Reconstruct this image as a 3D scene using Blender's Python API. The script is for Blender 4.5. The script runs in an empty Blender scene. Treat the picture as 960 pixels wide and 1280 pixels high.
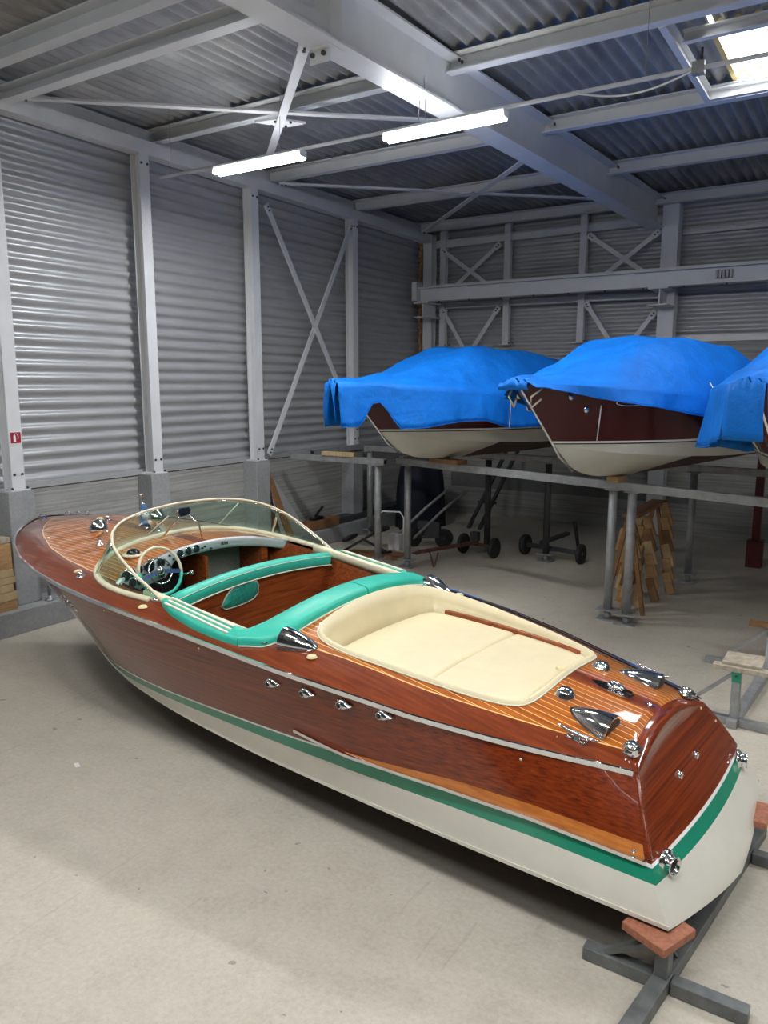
import bpy, math, random
import numpy as np
from mathutils import Vector, Matrix
random.seed(7)
SC = bpy.context.scene
COL = SC.collection
PI = math.pi
R = math.radians

# ------------------------------------------------------------------ materials
def newmat(name):
    m = bpy.data.materials.new(name); m.use_nodes = True
    nt = m.node_tree; b = nt.nodes['Principled BSDF']
    return m, nt, b
def lk(nt, a, b): nt.links.new(a, b)
def nd(nt, t, **kw):
    n = nt.nodes.new(t)
    for k, v in kw.items(): setattr(n, k, v)
    return n
def ramp(nt, fac, stops):
    r = nd(nt, 'ShaderNodeValToRGB')
    while len(r.color_ramp.elements) < len(stops): r.color_ramp.elements.new(0.5)
    for e, (p, c) in zip(r.color_ramp.elements, stops):
        e.position = p; e.color = (c[0], c[1], c[2], 1) if not isinstance(c, (int, float)) else (c, c, c, 1)
    lk(nt, fac, r.inputs[0]); return r.outputs[0]
def mixc(nt, fac, a, b, mode='MIX'):
    n = nd(nt, 'ShaderNodeMix', data_type='RGBA', blend_type=mode)
    if isinstance(fac, (int, float)): n.inputs[0].default_value = fac
    else: lk(nt, fac, n.inputs[0])
    for s, i in ((a, 6), (b, 7)):
        if isinstance(s, (tuple, list)): n.inputs[i].default_value = (s[0], s[1], s[2], 1)
        else: lk(nt, s, n.inputs[i])
    return n.outputs[2]
def math_(nt, op, a, b=None, clamp=False):
    n = nd(nt, 'ShaderNodeMath', operation=op); n.use_clamp = clamp
    for s, i in ((a, 0), (b, 1)):
        if s is None: continue
        if isinstance(s, (int, float)): n.inputs[i].default_value = s
        else: lk(nt, s, n.inputs[i])
    return n.outputs[0]
def noise(nt, vec, scale, detail=4, rough=0.55):
    n = nd(nt, 'ShaderNodeTexNoise'); n.inputs['Scale'].default_value = scale
    n.inputs['Detail'].default_value = detail; n.inputs['Roughness'].default_value = rough
    lk(nt, vec, n.inputs['Vector']); return n.outputs['Fac']
def coords(nt, scale=(1, 1, 1), world=False):
    if world:
        g = nd(nt, 'ShaderNodeNewGeometry'); src = g.outputs['Position']
    else:
        t = nd(nt, 'ShaderNodeTexCoord'); src = t.outputs['Object']
    m = nd(nt, 'ShaderNodeMapping'); m.inputs['Scale'].default_value = scale
    lk(nt, src, m.inputs['Vector']); return m.outputs['Vector']
def bump(nt, b, h, strength=0.3, dist=0.01):
    n = nd(nt, 'ShaderNodeBump'); n.inputs['Strength'].default_value = strength; n.inputs['Distance'].default_value = dist
    lk(nt, h, n.inputs['Height']); lk(nt, n.outputs[0], b.inputs['Normal'])
def setp(b, rough=0.5, metal=0, coat=0, spec=None, coatr=0.03):
    b.inputs['Roughness'].default_value = rough; b.inputs['Metallic'].default_value = metal
    b.inputs['Coat Weight'].default_value = coat; b.inputs['Coat Roughness'].default_value = coatr
    if spec is not None: b.inputs['Specular IOR Level'].default_value = spec
def plain(name, c, rough=0.5, metal=0, coat=0, var=0.12, scale=6, spec=None, bmp=0, world=False, c2=None, sc=(1, 1, 1)):
    m, nt, b = newmat(name); setp(b, rough, metal, coat, spec)
    v = coords(nt, sc, world); f = noise(nt, v, scale)
    lo = c2 if c2 else tuple(x * (1 - var) for x in c); hi = tuple(min(1, x * (1 + var)) for x in c)
    lk(nt, ramp(nt, f, [(0.3, lo), (0.7, hi)]), b.inputs['Base Color'])
    if bmp: bump(nt, b, f, bmp, 0.004)
    return m

def mahogany(name, dark, mid, light, rough=0.3, coat=1.0, streak=(1.2, 26, 26)):
    m, nt, b = newmat(name); setp(b, rough, 0, coat, 0.15)
    v = coords(nt, streak); f = noise(nt, v, 1.6, 6, 0.65)
    v2 = coords(nt, tuple(q * 2.2 if q > 2 else q * .7 for q in streak)); f2 = noise(nt, v2, 1.0, 3, 0.5)
    s = math_(nt, 'ADD', math_(nt, 'MULTIPLY', f, 0.65), math_(nt, 'MULTIPLY', f2, 0.35))
    lk(nt, ramp(nt, s, [(0.36, dark), (0.5, mid), (0.66, light)]), b.inputs['Base Color'])
    return m
M = {}
M['mahog_side'] = mahogany('varnished_mahogany', (0.085, 0.011, 0.003), (0.185, 0.027, 0.005), (0.27, 0.048, 0.008), streak=(0.14, 34, 40))
M['mahog_trans'] = mahogany('transom_mahogany', (0.09, 0.012, 0.003), (0.19, 0.029, 0.005), (0.28, 0.052, 0.009), streak=(30, 0.3, 34))
M['mahog_int'] = mahogany('cockpit_mahogany', (0.15, 0.03, 0.008), (0.28, 0.062, 0.015), (0.38, 0.10, 0.025), rough=0.35, coat=0.6, streak=(14, 1.6, 20))
M['mahog_strip'] = mahogany('light_mahogany', (0.40, 0.12, 0.025), (0.52, 0.17, 0.035), (0.62, 0.23, 0.05))

def deck_mat():
    m, nt, b = newmat('planked_deck'); setp(b, 0.3, 0, 1.0, 0.15)
    t = nd(nt, 'ShaderNodeTexCoord'); sx = nd(nt, 'ShaderNodeSeparateXYZ'); lk(nt, t.outputs['Object'], sx.inputs[0])
    ed = nd(nt, 'ShaderNodeAttribute', attribute_name='edge').outputs['Fac']
    v = coords(nt, (1.4, 24, 8)); f = noise(nt, v, 1.6, 6, 0.65)
    plank = ramp(nt, f, [(0.34, (0.27, 0.062, 0.008)), (0.52, (0.44, 0.115, 0.014)), (0.7, (0.56, 0.165, 0.022))])
    marg = ramp(nt, f, [(0.34, (0.14, 0.024, 0.006)), (0.52, (0.20, 0.038, 0.009)), (0.7, (0.27, 0.056, 0.013))])
    ay = math_(nt, 'ABSOLUTE', sx.outputs['Y'])
    fr = math_(nt, 'FRACT', math_(nt, 'DIVIDE', math_(nt, 'SUBTRACT', ay, 0.062), 0.0445))
    seam = math_(nt, 'LESS_THAN', math_(nt, 'ABSOLUTE', math_(nt, 'SUBTRACT', fr, 0.5)), 0.055)
    seamc = (0.92, 0.55, 0.20)
    c = mixc(nt, seam, plank, seamc)
    king = math_(nt, 'MULTIPLY', math_(nt, 'LESS_THAN', ay, 0.062), math_(nt, 'LESS_THAN', sx.outputs['X'], 8.0))
    c = mixc(nt, king, c, marg)
    # margin width .2, edge line
    wid = nd(nt, 'ShaderNodeMapRange'); lk(nt, sx.outputs['X'], wid.inputs[0])
    wid.inputs[1].default_value = 0.3; wid.inputs[2].default_value = 2.2; wid.inputs[3].default_value = 0.115; wid.inputs[4].default_value = 0.26
    inm = math_(nt, 'LESS_THAN', ed, wid.outputs[0])
    line = math_(nt, 'LESS_THAN', math_(nt, 'ABSOLUTE', math_(nt, 'SUBTRACT', ed, wid.outputs[0])), 0.004)
    c = mixc(nt, inm, c, marg); c = mixc(nt, line, c, seamc)
    lk(nt, c, b.inputs['Base Color']); return m
M['deck'] = deck_mat()
M['hull_white'] = plain('hull_white_paint', (0.72, 0.69, 0.60), 0.28, coat=0.5, var=0.03)
M['transom_white'] = M['hull_white']
M['stripe_white'] = plain('white_line_paint', (0.86, 0.86, 0.82), 0.3, coat=0.5, var=0.02)
M['green'] = plain('green_boot_paint', (0.012, 0.25, 0.145), 0.25, coat=0.6, var=0.06)
M['turq'] = plain('turquoise_leather', (0.035, 0.50, 0.36), 0.42, var=0.06, scale=9, bmp=0.15)
M['turq_dark'] = plain('turquoise_pocket', (0.02, 0.30, 0.22), 0.5, var=0.25, scale=14, sc=(1, 3, 1))
M['cream'] = plain('cream_leather', (0.78, 0.67, 0.42), 0.45, var=0.04, scale=5, bmp=0.1)
M['cream_trim'] = plain('cream_trim', (0.80, 0.71, 0.50), 0.35, var=0.04)
M['cream_pipe'] = plain('pale_piping', (0.82, 0.80, 0.62), 0.4, var=0.03)
M['chrome'] = plain('chrome', (0.80, 0.81, 0.83), 0.07, metal=1, var=0.03)
M['steel_brushed'] = plain('brushed_dash_metal', (0.74, 0.74, 0.74), 0.42, metal=0.1, var=0.05, scale=30)
M['black'] = plain('black_rubber', (0.012, 0.012, 0.013), 0.55, var=0.3)
M['gauge'] = plain('gauge_black', (0.015, 0.016, 0.018), 0.15, var=0.3, scale=60)
M['red_lens'] = plain('red_light_lens', (0.25, 0.01, 0.01), 0.15, coat=1)
M['yellow_cap'] = plain('cream_deck_cap', (0.85, 0.72, 0.38), 0.35)
M['grey_carpet'] = plain('grey_carpet', (0.24, 0.24, 0.21), 0.9, var=0.15, scale=40)
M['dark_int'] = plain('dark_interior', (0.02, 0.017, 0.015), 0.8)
M['flag_blue'] = plain('blue_pennant_cloth', (0.05, 0.16, 0.38), 0.7)
M['white_cloth'] = plain('white_cloth', (0.8, 0.82, 0.84), 0.7)
M['horn_blue'] = plain('blue_chrome', (0.18, 0.32, 0.55), 0.15, metal=0.9)
def glass_mat(name, tint, alpha):
    m = bpy.data.materials.new(name); m.use_nodes = True; nt = m.node_tree
    for n in list(nt.nodes): nt.nodes.remove(n)
    o = nd(nt, 'ShaderNodeOutputMaterial'); tr = nd(nt, 'ShaderNodeBsdfTransparent'); gl = nd(nt, 'ShaderNodeBsdfGlossy')
    tr.inputs[0].default_value = (*tint, 1); gl.inputs['Roughness'].default_value = 0.02
    fr = nd(nt, 'ShaderNodeLayerWeight'); fr.inputs[0].default_value = 0.5
    mx = nd(nt, 'ShaderNodeMixShader'); lk(nt, math_(nt, 'ADD', math_(nt, 'MULTIPLY', math_(nt, 'POWER', fr.outputs['Facing'], 4.0), 0.45), alpha, True), mx.inputs[0]); lk(nt, tr.outputs[0], mx.inputs[1]); lk(nt, gl.outputs[0], mx.inputs[2])
    lk(nt, mx.outputs[0], o.inputs[0]); return m
M['glass'] = glass_mat('green_tinted_glass', (0.80, 0.93, 0.88), 0.03)
M['pane'] = glass_mat('skylight_glass', (0.95, 0.97, 1.0), 0.0)

def concrete(name, c, board=True, scale=1.0, rough=0.85):
    m, nt, b = newmat(name); setp(b, rough, spec=0.3)
    v = coords(nt, (1, 1, 1), True)
    n1 = noise(nt, v, 1.3 * scale, 6, 0.6); n2 = noise(nt, v, 22 * scale, 4, 0.7)
    base = ramp(nt, n1, [(0.3, tuple(x * 0.78 for x in c)), (0.7, tuple(min(1, x * 1.15) for x in c))])
    base = mixc(nt, 0.35, base, ramp(nt, n2, [(0.3, tuple(x * 0.6 for x in c)), (0.75, tuple(min(1, x * 1.3) for x in c))]))
    h = n2
    if board:
        sx = nd(nt, 'ShaderNodeSeparateXYZ'); lk(nt, v, sx.inputs[0])
        wob = math_(nt, 'ADD', sx.outputs['Z'], math_(nt, 'MULTIPLY', n1, 0.02))
        fr = math_(nt, 'FRACT', math_(nt, 'DIVIDE', wob, 0.27))
        ln = math_(nt, 'LESS_THAN', fr, 0.05)
        v3 = coords(nt, (0.4, 0.4, 12), True); n3 = noise(nt, v3, 2.0, 4, 0.6)
        base = mixc(nt, 0.5, base, ramp(nt, n3, [(0.3, tuple(x * 0.45 for x in c)), (0.7, tuple(min(1, x * 1.4) for x in c))]))
        base = mixc(nt, math_(nt, 'MULTIPLY', ln, 0.5), base, tuple(x * 0.45 for x in c))
    lk(nt, base, b.inputs['Base Color']); bump(nt, b, h, 0.25, 0.004)
    return m
M['concrete'] = concrete('board_marked_concrete', (0.36, 0.355, 0.335))
M['concrete_pier'] = concrete('pier_concrete', (0.34, 0.35, 0.35), False)
M['ledge'] = concrete('ledge_concrete', (0.33, 0.335, 0.335), False)
def floor_mat():
    m, nt, b = newmat('worn_concrete_floor'); setp(b, 0.6, spec=0.35)
    v = coords(nt, (1, 1, 1), True)
    n1 = noise(nt, v, 0.55, 6, 0.6); n2 = noise(nt, v, 30, 4, 0.75); n3 = noise(nt, v, 3.5, 6, 0.7)
    c = ramp(nt, n1, [(0.3, (0.42, 0.37, 0.285)), (0.7, (0.56, 0.50, 0.395))])
    c = mixc(nt, 0.35, c, ramp(nt, n3, [(0.3, (0.31, 0.26, 0.19)), (0.5, (0.5, 0.45, 0.355)), (0.8, (0.64, 0.585, 0.475))]))
    c = mixc(nt, 0.25, c, ramp(nt, n2, [(0.28, (0.25, 0.23, 0.2)), (0.72, (0.72, 0.69, 0.62))]))
    # tyre scuffs and stains
    mp = nd(nt, 'ShaderNodeMapping'); mp.inputs['Rotation'].default_value = (0, 0, 0.7); mp.inputs['Scale'].default_value = (9, 0.5, 1); lk(nt, v, mp.inputs[0])
    st = noise(nt, mp.outputs[0], 1.0, 5, 0.6); msk = noise(nt, v, 0.7, 2, 0.5)
    k = math_(nt, 'MULTIPLY', math_(nt, 'GREATER_THAN', st, 0.63), math_(nt, 'GREATER_THAN', msk, 0.56))
    c = mixc(nt, math_(nt, 'MULTIPLY', k, 0.22), c, (0.28, 0.25, 0.19))
    sp = noise(nt, v, 9, 2, 0.4); c = mixc(nt, math_(nt, 'MULTIPLY', math_(nt, 'GREATER_THAN', sp, 0.745), 0.55), c, (0.16, 0.14, 0.12))
    rn = ramp(nt, n1, [(0.3, 0.5), (0.7, 0.68)]); lk(nt, rn, b.inputs['Roughness'])
    lk(nt, c, b.inputs['Base Color']); bump(nt, b, n2, 0.15, 0.003); return m
M['floor'] = floor_mat()
M['hall_dark'] = plain('dark_grey_hall_wall', (0.13, 0.13, 0.13), 0.7, world=True)  # unseen hall walls, toned dark to cut bounced light
M['wall_metal'] = plain('galvanised_cladding', (0.47, 0.475, 0.48), 0.38, metal=0.3, var=0.07, scale=2.0, world=True, sc=(1, 1, 4))
def roof_mat():
    m, nt, b = newmat('weathered_roof_sheet'); setp(b, 0.6, 0.15)
    v = coords(nt, (3.0, 0.6, 1), True); f = noise(nt, v, 1.3, 7, 0.7)
    v2 = coords(nt, (1, 1, 1), True); g = noise(nt, v2, 0.8, 3, 0.6)
    c = ramp(nt, f, [(0.3, (0.18, 0.18, 0.18)), (0.55, (0.36, 0.355, 0.34)), (0.75, (0.58, 0.57, 0.53))])
    c = mixc(nt, 0.4, c, ramp(nt, g, [(0.35, (0.16, 0.165, 0.17)), (0.7, (0.46, 0.455, 0.43))]))
    lk(nt, c, b.inputs['Base Color']); return m
M['roof'] = roof_mat()
M['steel_paint'] = plain('pale_grey_steel_paint', (0.66, 0.67, 0.68), 0.45, var=0.05, scale=3, world=True)
M['steel_grey'] = plain('grey_galvanised_steel', (0.33, 0.335, 0.335), 0.5, metal=0.35, var=0.18, scale=8, world=True)
M['steel_dark'] = plain('dark_painted_steel', (0.05, 0.052, 0.055), 0.55, var=0.25, scale=10, world=True)
M['stand_steel'] = plain('worn_stand_steel', (0.16, 0.165, 0.16), 0.5, metal=0.3, var=0.3, scale=9, world=True)
M['rust'] = plain('rusty_red_steel', (0.11, 0.045, 0.03), 0.7, var=0.35, scale=14, world=True)
M['red_paint'] = plain('dark_red_paint', (0.12, 0.015, 0.015), 0.5, var=0.2)
M['wood'] = plain('raw_timber', (0.42, 0.25, 0.11), 0.7, var=0.25, scale=5, sc=(1, 1, 8))
M['wood2'] = plain('pale_timber', (0.50, 0.36, 0.19), 0.75, var=0.2, scale=6, sc=(8, 1, 1))
M['wood_dark'] = plain('brown_timber', (0.24, 0.12, 0.05), 0.75, var=0.25, scale=6)
M['ply'] = plain('weathered_plywood', (0.40, 0.34, 0.26), 0.8, var=0.3, scale=18)
M['ply_red'] = plain('red_brown_block', (0.35, 0.13, 0.07), 0.65, var=0.3, scale=40)
M['tyre'] = plain('tyre_rubber', (0.02, 0.02, 0.02), 0.7, var=0.2)
M['rim'] = plain('grey_wheel_rim', (0.25, 0.25, 0.24), 0.5, metal=0.3)
M['foam'] = plain('orange_sealing_foam', (0.36, 0.19, 0.07), 0.9, var=0.4, scale=30, bmp=0.8)
M['maroon'] = plain('maroon_gloss_hull', (0.060, 0.003, 0.006), 0.3, coat=0.5, var=0.15, scale=3, spec=0.15)
M['rack_white'] = plain('cream_hull_paint', (0.62, 0.60, 0.52), 0.35, coat=0.4, var=0.04)
M['antifoul'] = plain('dark_brown_antifouling', (0.045, 0.02, 0.018), 0.6, var=0.3, scale=8)
M['sign_red'] = plain('sign_red', (0.33, 0.01, 0.03), 0.4, var=0.02)
M['sign_white'] = plain('sign_white', (0.85, 0.83, 0.82), 0.4, var=0.01)
M['galv_white'] = plain('white_conduit', (0.62, 0.63, 0.65), 0.4, var=0.03)
M['yel_frame'] = plain('yellowed_skylight_frame', (0.72, 0.52, 0.20), 0.6, var=0.1)
M['purple'] = plain('purple_grey_crate', (0.16, 0.13, 0.17), 0.6)
def cover_mat():
    m, nt, b = newmat('blue_boat_cover'); setp(b, 0.62, spec=0.25)
    v = coords(nt, (1, 1, 1)); f = noise(nt, v, 2.5, 5, 0.6)
    lk(nt, ramp(nt, f, [(0.3, (0.001, 0.13, 0.52)), (0.7, (0.002, 0.185, 0.70))]), b.inputs['Base Color'])
    g = noise(nt, v, 5, 4, 0.6); bump(nt, b, g, 0.5, 0.05); return m
M['cover'] = cover_mat()
def emis(name, c, s):
    m, nt, b = newmat(name); b.inputs['Base Color'].default_value = (*c, 1)
    b.inputs['Emission Color'].default_value = (*c, 1); b.inputs['Emission Strength'].default_value = s; return m
M['tube_on'] = emis('lit_fluorescent_tube', (0.95, 0.97, 1.0), 45.0)

# ------------------------------------------------------------------ geometry
class G:
    def __init__(s): s.v = []; s.f = []; s.sm = []; s.mi = []
    def add(s, vs, fs, smooth=False, mi=0):
        o = len(s.v); s.v += [tuple(map(float, p)) for p in vs]
        for f in fs: s.f.append([i + o for i in f]); s.sm.append(smooth); s.mi.append(mi)
        return s
    def box(s, x0, x1, y0, y1, z0, z1, mi=0):
        vs = [(x, y, z) for z in (z0, z1) for y in (y0, y1) for x in (x0, x1)]
        return s.add(vs, [(0, 2, 3, 1), (4, 5, 7, 6), (0, 1, 5, 4), (2, 6, 7, 3), (0, 4, 6, 2), (1, 3, 7, 5)], mi=mi)
    def sweep(s, path, prof, up=(0, 0, 1), closed=False, smooth=False, caps=True, mi=0, scales=None):
        """prof: list of (side, up) points, closed; path list of points"""
        P = [Vector(p) for p in path]; n = len(P); k = len(prof); vs = []
        up = Vector(up)
        for i in range(n):
            if closed: t = P[(i + 1) % n] - P[i - 1]
            else: t = P[min(i + 1, n - 1)] - P[max(i - 1, 0)]
            t.normalize(); sd = t.cross(up)
            if sd.length < 1e-4: sd = t.cross(Vector((1, 0, 0.01)))
            sd.normalize(); u = sd.cross(t); u.normalize()
            q = scales[i] if scales else 1
            for a, b in prof: vs.append(P[i] + sd * a * q + u * b * q)
        fs = []
        m = n if closed else n - 1
        for i in range(m):
            j = (i + 1) % n
            for a in range(k):
                b = (a + 1) % k
                fs.append((i * k + a, i * k + b, j * k + b, j * k + a))
        if caps and not closed:
            fs.append(tuple(range(k))[::-1]); fs.append(tuple((n - 1) * k + a for a in range(k)))
        return s.add(vs, fs, smooth, mi)
    def bar(s, p0, p1, w, h, up=(0, 0, 1), mi=0):
        return s.sweep([p0, p1], [(-w / 2, -h / 2), (w / 2, -h / 2), (w / 2, h / 2), (-w / 2, h / 2)], up, mi=mi)
    def hbeam(s, p0, p1, w, h, tf=0.015, tw=0.01, up=(0, 0, 1)):
        W, H = w / 2, h / 2
        pr = [(-W, -H), (W, -H), (W, -H + tf), (tw / 2, -H + tf), (tw / 2, H - tf), (W, H - tf), (W, H), (-W, H), (-W, H - tf), (-tw / 2, H - tf), (-tw / 2, -H + tf), (-W, -H + tf)]
        return s.sweep([p0, p1], pr, up)
    def channel(s, p0, p1, w, h, t=0.012, up=(0, 0, 1)):
        """C section: web on the -side, flanges pointing to +side"""
        W, H = w / 2, h / 2
        pr = [(-W, -H), (W, -H), (W, -H + t), (-W + t, -H + t), (-W + t, H - t), (W, H - t), (W, H), (-W, H)]
        return s.sweep([p0, p1], pr, up)
    def tube(s, path, r, n=10, closed=False, up=(0, 0, 1), scales=None, mi=0):
        pr = [(r * math.cos(2 * PI * i / n), r * math.sin(2 * PI * i / n)) for i in range(n)]
        return s.sweep(path, pr, up, closed, True, True, mi, scales)
    def lathe(s, prof, o=(0, 0, 0), axis=(0, 0, 1), n=24, smooth=True, mi=0):
        ax = Vector(axis).normalized(); x = ax.orthogonal().normalized(); y = ax.cross(x); o = Vector(o); vs = []; fs = []; k = len(prof)
        for i in range(n):
            a = 2 * PI * i / n; d = x * math.cos(a) + y * math.sin(a)
            for r, h in prof: vs.append(o + d * r + ax * h)
        for i in range(n):
            j = (i + 1) % n
            for q in range(k - 1): fs.append((i * k + q, j * k + q, j * k + q + 1, i * k + q + 1))
        if prof[0][0] > 1e-5: fs.append(tuple(i * k for i in range(n))[::-1])
        if prof[-1][0] > 1e-5: fs.append(tuple(i * k + k - 1 for i in range(n)))
        return s.add(vs, fs, smooth, mi)
    def ell(s, c, rx, ry, rz, n=16, m=10, mi=0, half=False):
        vs = []; fs = []
        t0 = 0; t1 = PI / 2 if half else PI
        for i in range(m + 1):
            t = t0 + (t1 - t0) * i / m
            for j in range(n):
                p = 2 * PI * j / n; vs.append((c[0] + rx * math.sin(t) * math.cos(p), c[1] + ry * math.sin(t) * math.sin(p), c[2] + rz * math.cos(t)))
        for i in range(m):
            for j in range(n):
                k = (j + 1) % n; fs.append((i * n + j, (i + 1) * n + j, (i + 1) * n + k, i * n + k))
        if half: fs.append(tuple(m * n + j for j in range(n))[::-1])
        return s.add(vs, fs, True, mi)
    def grid(s, P, smooth=True, wrapu=False, mi=0):
        n = len(P); k = len(P[0]); vs = [p for r in P for p in r]; fs = []
        for i in range(n if wrapu else n - 1):
            i2 = (i + 1) % n
            for j in range(k - 1): fs.append((i * k + j, i2 * k + j, i2 * k + j + 1, i * k + j + 1))
        return s.add(vs, fs, smooth, mi)
    def prism(s, poly, z0, z1, smooth=False, mi=0):
        n = len(poly); vs = [(x, y, z0 if not callable(z0) else z0(x, y)) for x, y in poly] + [(x, y, z1 if not callable(z1) else z1(x, y)) for x, y in poly]
        fs = [tuple(range(n))[::-1], tuple(range(n, 2 * n))] + [(i, (i + 1) % n, n + (i + 1) % n, n + i) for i in range(n)]
        return s.add(vs, fs, smooth, mi)
    def xf(s, Mx, i0=0):
        for i in range(i0, len(s.v)): s.v[i] = tuple(Mx @ Vector(s.v[i]))
        return s
    def merge(s, o, Mx=None):
        vs = o.v if Mx is None else [tuple(Mx @ Vector(p)) for p in o.v]
        n = len(s.v); s.v += vs
        s.f += [[i + n for i in f] for f in o.f]; s.sm += o.sm; s.mi += o.mi; return s

SPLIT = {'spray_rail', 'light_wood_strip', 'footwell_side', 'cockpit_side_panel', 'seat_strap', 'stiffener', 'side_strip', 'mooring_loop', 'bow_lamp', 'hanger_wire', 'switch_knob', 'bolt',
         'side_stud', 'transom_stud', 'gusset', 'end_cap', 'cream_slat', 'spoke', 'flange_bolt', 'clamp_screw', 'end_opening', 'hem', 'shelf_plate', 'angle_plate', 'splice_plate', 'wall_plate'}
def islands(g):
    par = list(range(len(g.v)))
    def find(i):
        while par[i] != i: par[i] = par[par[i]]; i = par[i]
        return i
    for f in g.f:
        r = find(f[0])
        for i in f[1:]: par[find(i)] = r
    out = {}
    for k, f in enumerate(g.f): out.setdefault(find(f[0]), []).append(k)
    res = []
    for ks in out.values():
        h = G(); mp = {}
        for k in ks:
            for i in g.f[k]:
                if i not in mp: mp[i] = len(h.v); h.v.append(g.v[i])
            h.f.append([mp[i] for i in g.f[k]]); h.sm.append(g.sm[k]); h.mi.append(g.mi[k])
        res.append(h)
    return res
ROOTM = {}
def mesh(name, g, mats, parent=None, **k):
    if name in SPLIT and parent is not None:
        for h in islands(g)[::-1]: o = mesh1(name, h, mats, parent, **k)
        return o
    return mesh1(name, g, mats, parent, **k)
def mesh1(name, g, mats, parent=None, world=True, bevel=0, attr=None, solid=0, weld=False):
    me = bpy.data.meshes.new(name); v = g.v; ob = bpy.data.objects.new(name, me); COL.objects.link(ob)
    if parent is not None:
        if world:
            Mi = ROOTM[parent.name].inverted(); v = [tuple(Mi @ Vector(p)) for p in v]
        ob.parent = parent; ROOTM[ob.name] = ROOTM[parent.name]
    else:
        a = np.array(v); lo = a.min(0); hi = a.max(0); o = ((lo[0] + hi[0]) / 2, (lo[1] + hi[1]) / 2, lo[2])
        v = [(p[0] - o[0], p[1] - o[1], p[2] - o[2]) for p in v]; ob.location = o; ROOTM[ob.name] = Matrix.Translation(o)
    me.from_pydata(v, [], g.f); me.update()
    me.polygons.foreach_set('use_smooth', g.sm)
    if not isinstance(mats, (list, tuple)): mats = [mats]
    for m in mats: me.materials.append(M[m] if isinstance(m, str) else m)
    me.polygons.foreach_set('material_index', g.mi)
    if attr is not None:
        at = me.attributes.new('edge', 'FLOAT', 'POINT'); at.data.foreach_set('value', attr)
    me.validate(); me.update()
    if weld:
        w = ob.modifiers.new('weld', 'WELD'); w.merge_threshold = 0.0005
    if bevel:
        b = ob.modifiers.new('bevel', 'BEVEL'); b.width = bevel; b.segments = 2; b.limit_method = 'ANGLE'
    if solid:
        b = ob.modifiers.new('solid', 'SOLIDIFY'); b.thickness = solid; b.offset = 0
    return ob
def tag(o, label, cat, group=None, kind=None):
    if label: o['label'] = label
    if cat: o['category'] = cat
    if group: o['group'] = group
    if kind: o['kind'] = kind
    return o
def thing(name, label, cat, loc=(0, 0, 0), rz=0, group=None, matrix=None, kind=None):
    o = bpy.data.objects.new(name, None); COL.objects.link(o); o.empty_display_size = 0.1
    Mx = matrix if matrix is not None else Matrix.Translation(loc) @ Matrix.Rotation(rz, 4, 'Z')
    o.matrix_world = Mx; ROOTM[o.name] = Mx.copy()
    return tag(o, label, cat, group, kind)
def struct(name, g, mats, parent=None, **k):
    o = mesh(name, g, mats, parent, **k)
    if parent is None: o['kind'] = 'structure'
    return o
def interp(tab, x):
    xs = [t[0] for t in tab]
    return [float(np.interp(x, xs, [t[k] for t in tab])) for k in range(1, len(tab[0]))]
def smooth_tab(tab, n=160, it=6):
    """dense, lightly smoothed version of a table"""
    xs = np.linspace(tab[0][0], tab[-1][0], n); cols = []
    for k in range(1, len(tab[0])):
        y = np.interp(xs, [t[0] for t in tab], [t[k] for t in tab])
        for _ in range(it * 6):
            y2 = y.copy(); y2[1:-1] = (y[:-2] + y[1:-1] * 2 + y[2:]) / 4; y = y2
        cols.append(y)
    return [tuple([float(xs[i])] + [float(c[i]) for c in cols]) for i in range(n)]
def arc(p, n=8):
    return [p(i / (n - 1)) for i in range(n)]

# ------------------------------------------------------------------ room shell
XW, YB, ZR = -9.0, 16.0, 6.50          # concrete face of left wall, back wall face, roof sheet
XR, YF = 9.0, -9.0
g = G().box(XW - 0.3, XR + 0.3, YF - 0.3, YB + 0.3, -0.12, 0)
struct('floor', g, 'floor')
def corr_wall(axis, a0, a1, z0, z1, pos, sgn, pitch=0.16, amp=0.027):
    n = int((z1 - z0) / pitch * 8); prof = []
    for i in range(n + 1):
        z = z0 + (z1 - z0) * i / n; s = math.sin(2 * PI * (z - z0) / pitch)
        d = amp * max(-1, min(1, s * 1.7)); prof.append((d, z))
    g = G(); P = []
    for a in (a0, a1):
        P.append([((pos + sgn * d, a, z) if axis == 'x' else (a, pos + sgn * d, z)) for d, z in prof])
    Q = []
    for a in (a0, a1):
        Q.append([((pos - sgn * 0.05, a, z) if axis == 'x' else (a, pos - sgn * 0.05, z)) for d, z in prof])
    g.grid(P, True); g.grid(Q[::-1], False)
    return g
wl = struct('wall_left', G().box(XW - 0.25, XW, YF - 0.3, YB + 0.3, 0, 1.66).box(XW - 0.30, XW - 0.16, YF - 0.3, YB + 0.3, 1.66, 6.7), 'concrete')
struct('corrugated_cladding', corr_wall('x', YF - 0.3, YB + 0.2, 1.74, 6.66, XW - 0.08, 1), 'wall_metal', wl)
struct('base_flashing', G().box(XW - 0.12, XW + 0.015, YF, YB, 1.675, 1.755), 'wall_metal', wl)
g = G(); g.box(-3.6, XR + 0.3, YB, YB + 0.25, 0, 3.80); g.box(XW - 0.3, -3.6, YB, YB + 0.25, 0, 2.60); g.box(XW - 0.3, XR + .3, YB + 0.16, YB + 0.3, 2.5, 6.75)
wb = struct('wall_back', g, 'concrete')
struct('corrugated_cladding', corr_wall('y', -3.6, XR, 3.80, 6.62, YB + 0.08, -1), 'wall_metal', wb)
struct('corrugated_cladding', corr_wall('y', XW - 0.1, -3.6, 2.60, 6.62, YB + 0.08, -1), 'wall_metal', wb)
struct('base_flashing', G().box(-3.6, XR, YB - 0.015, YB + 0.13, 3.79, 3.90), 'wall_metal', wb)
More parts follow.
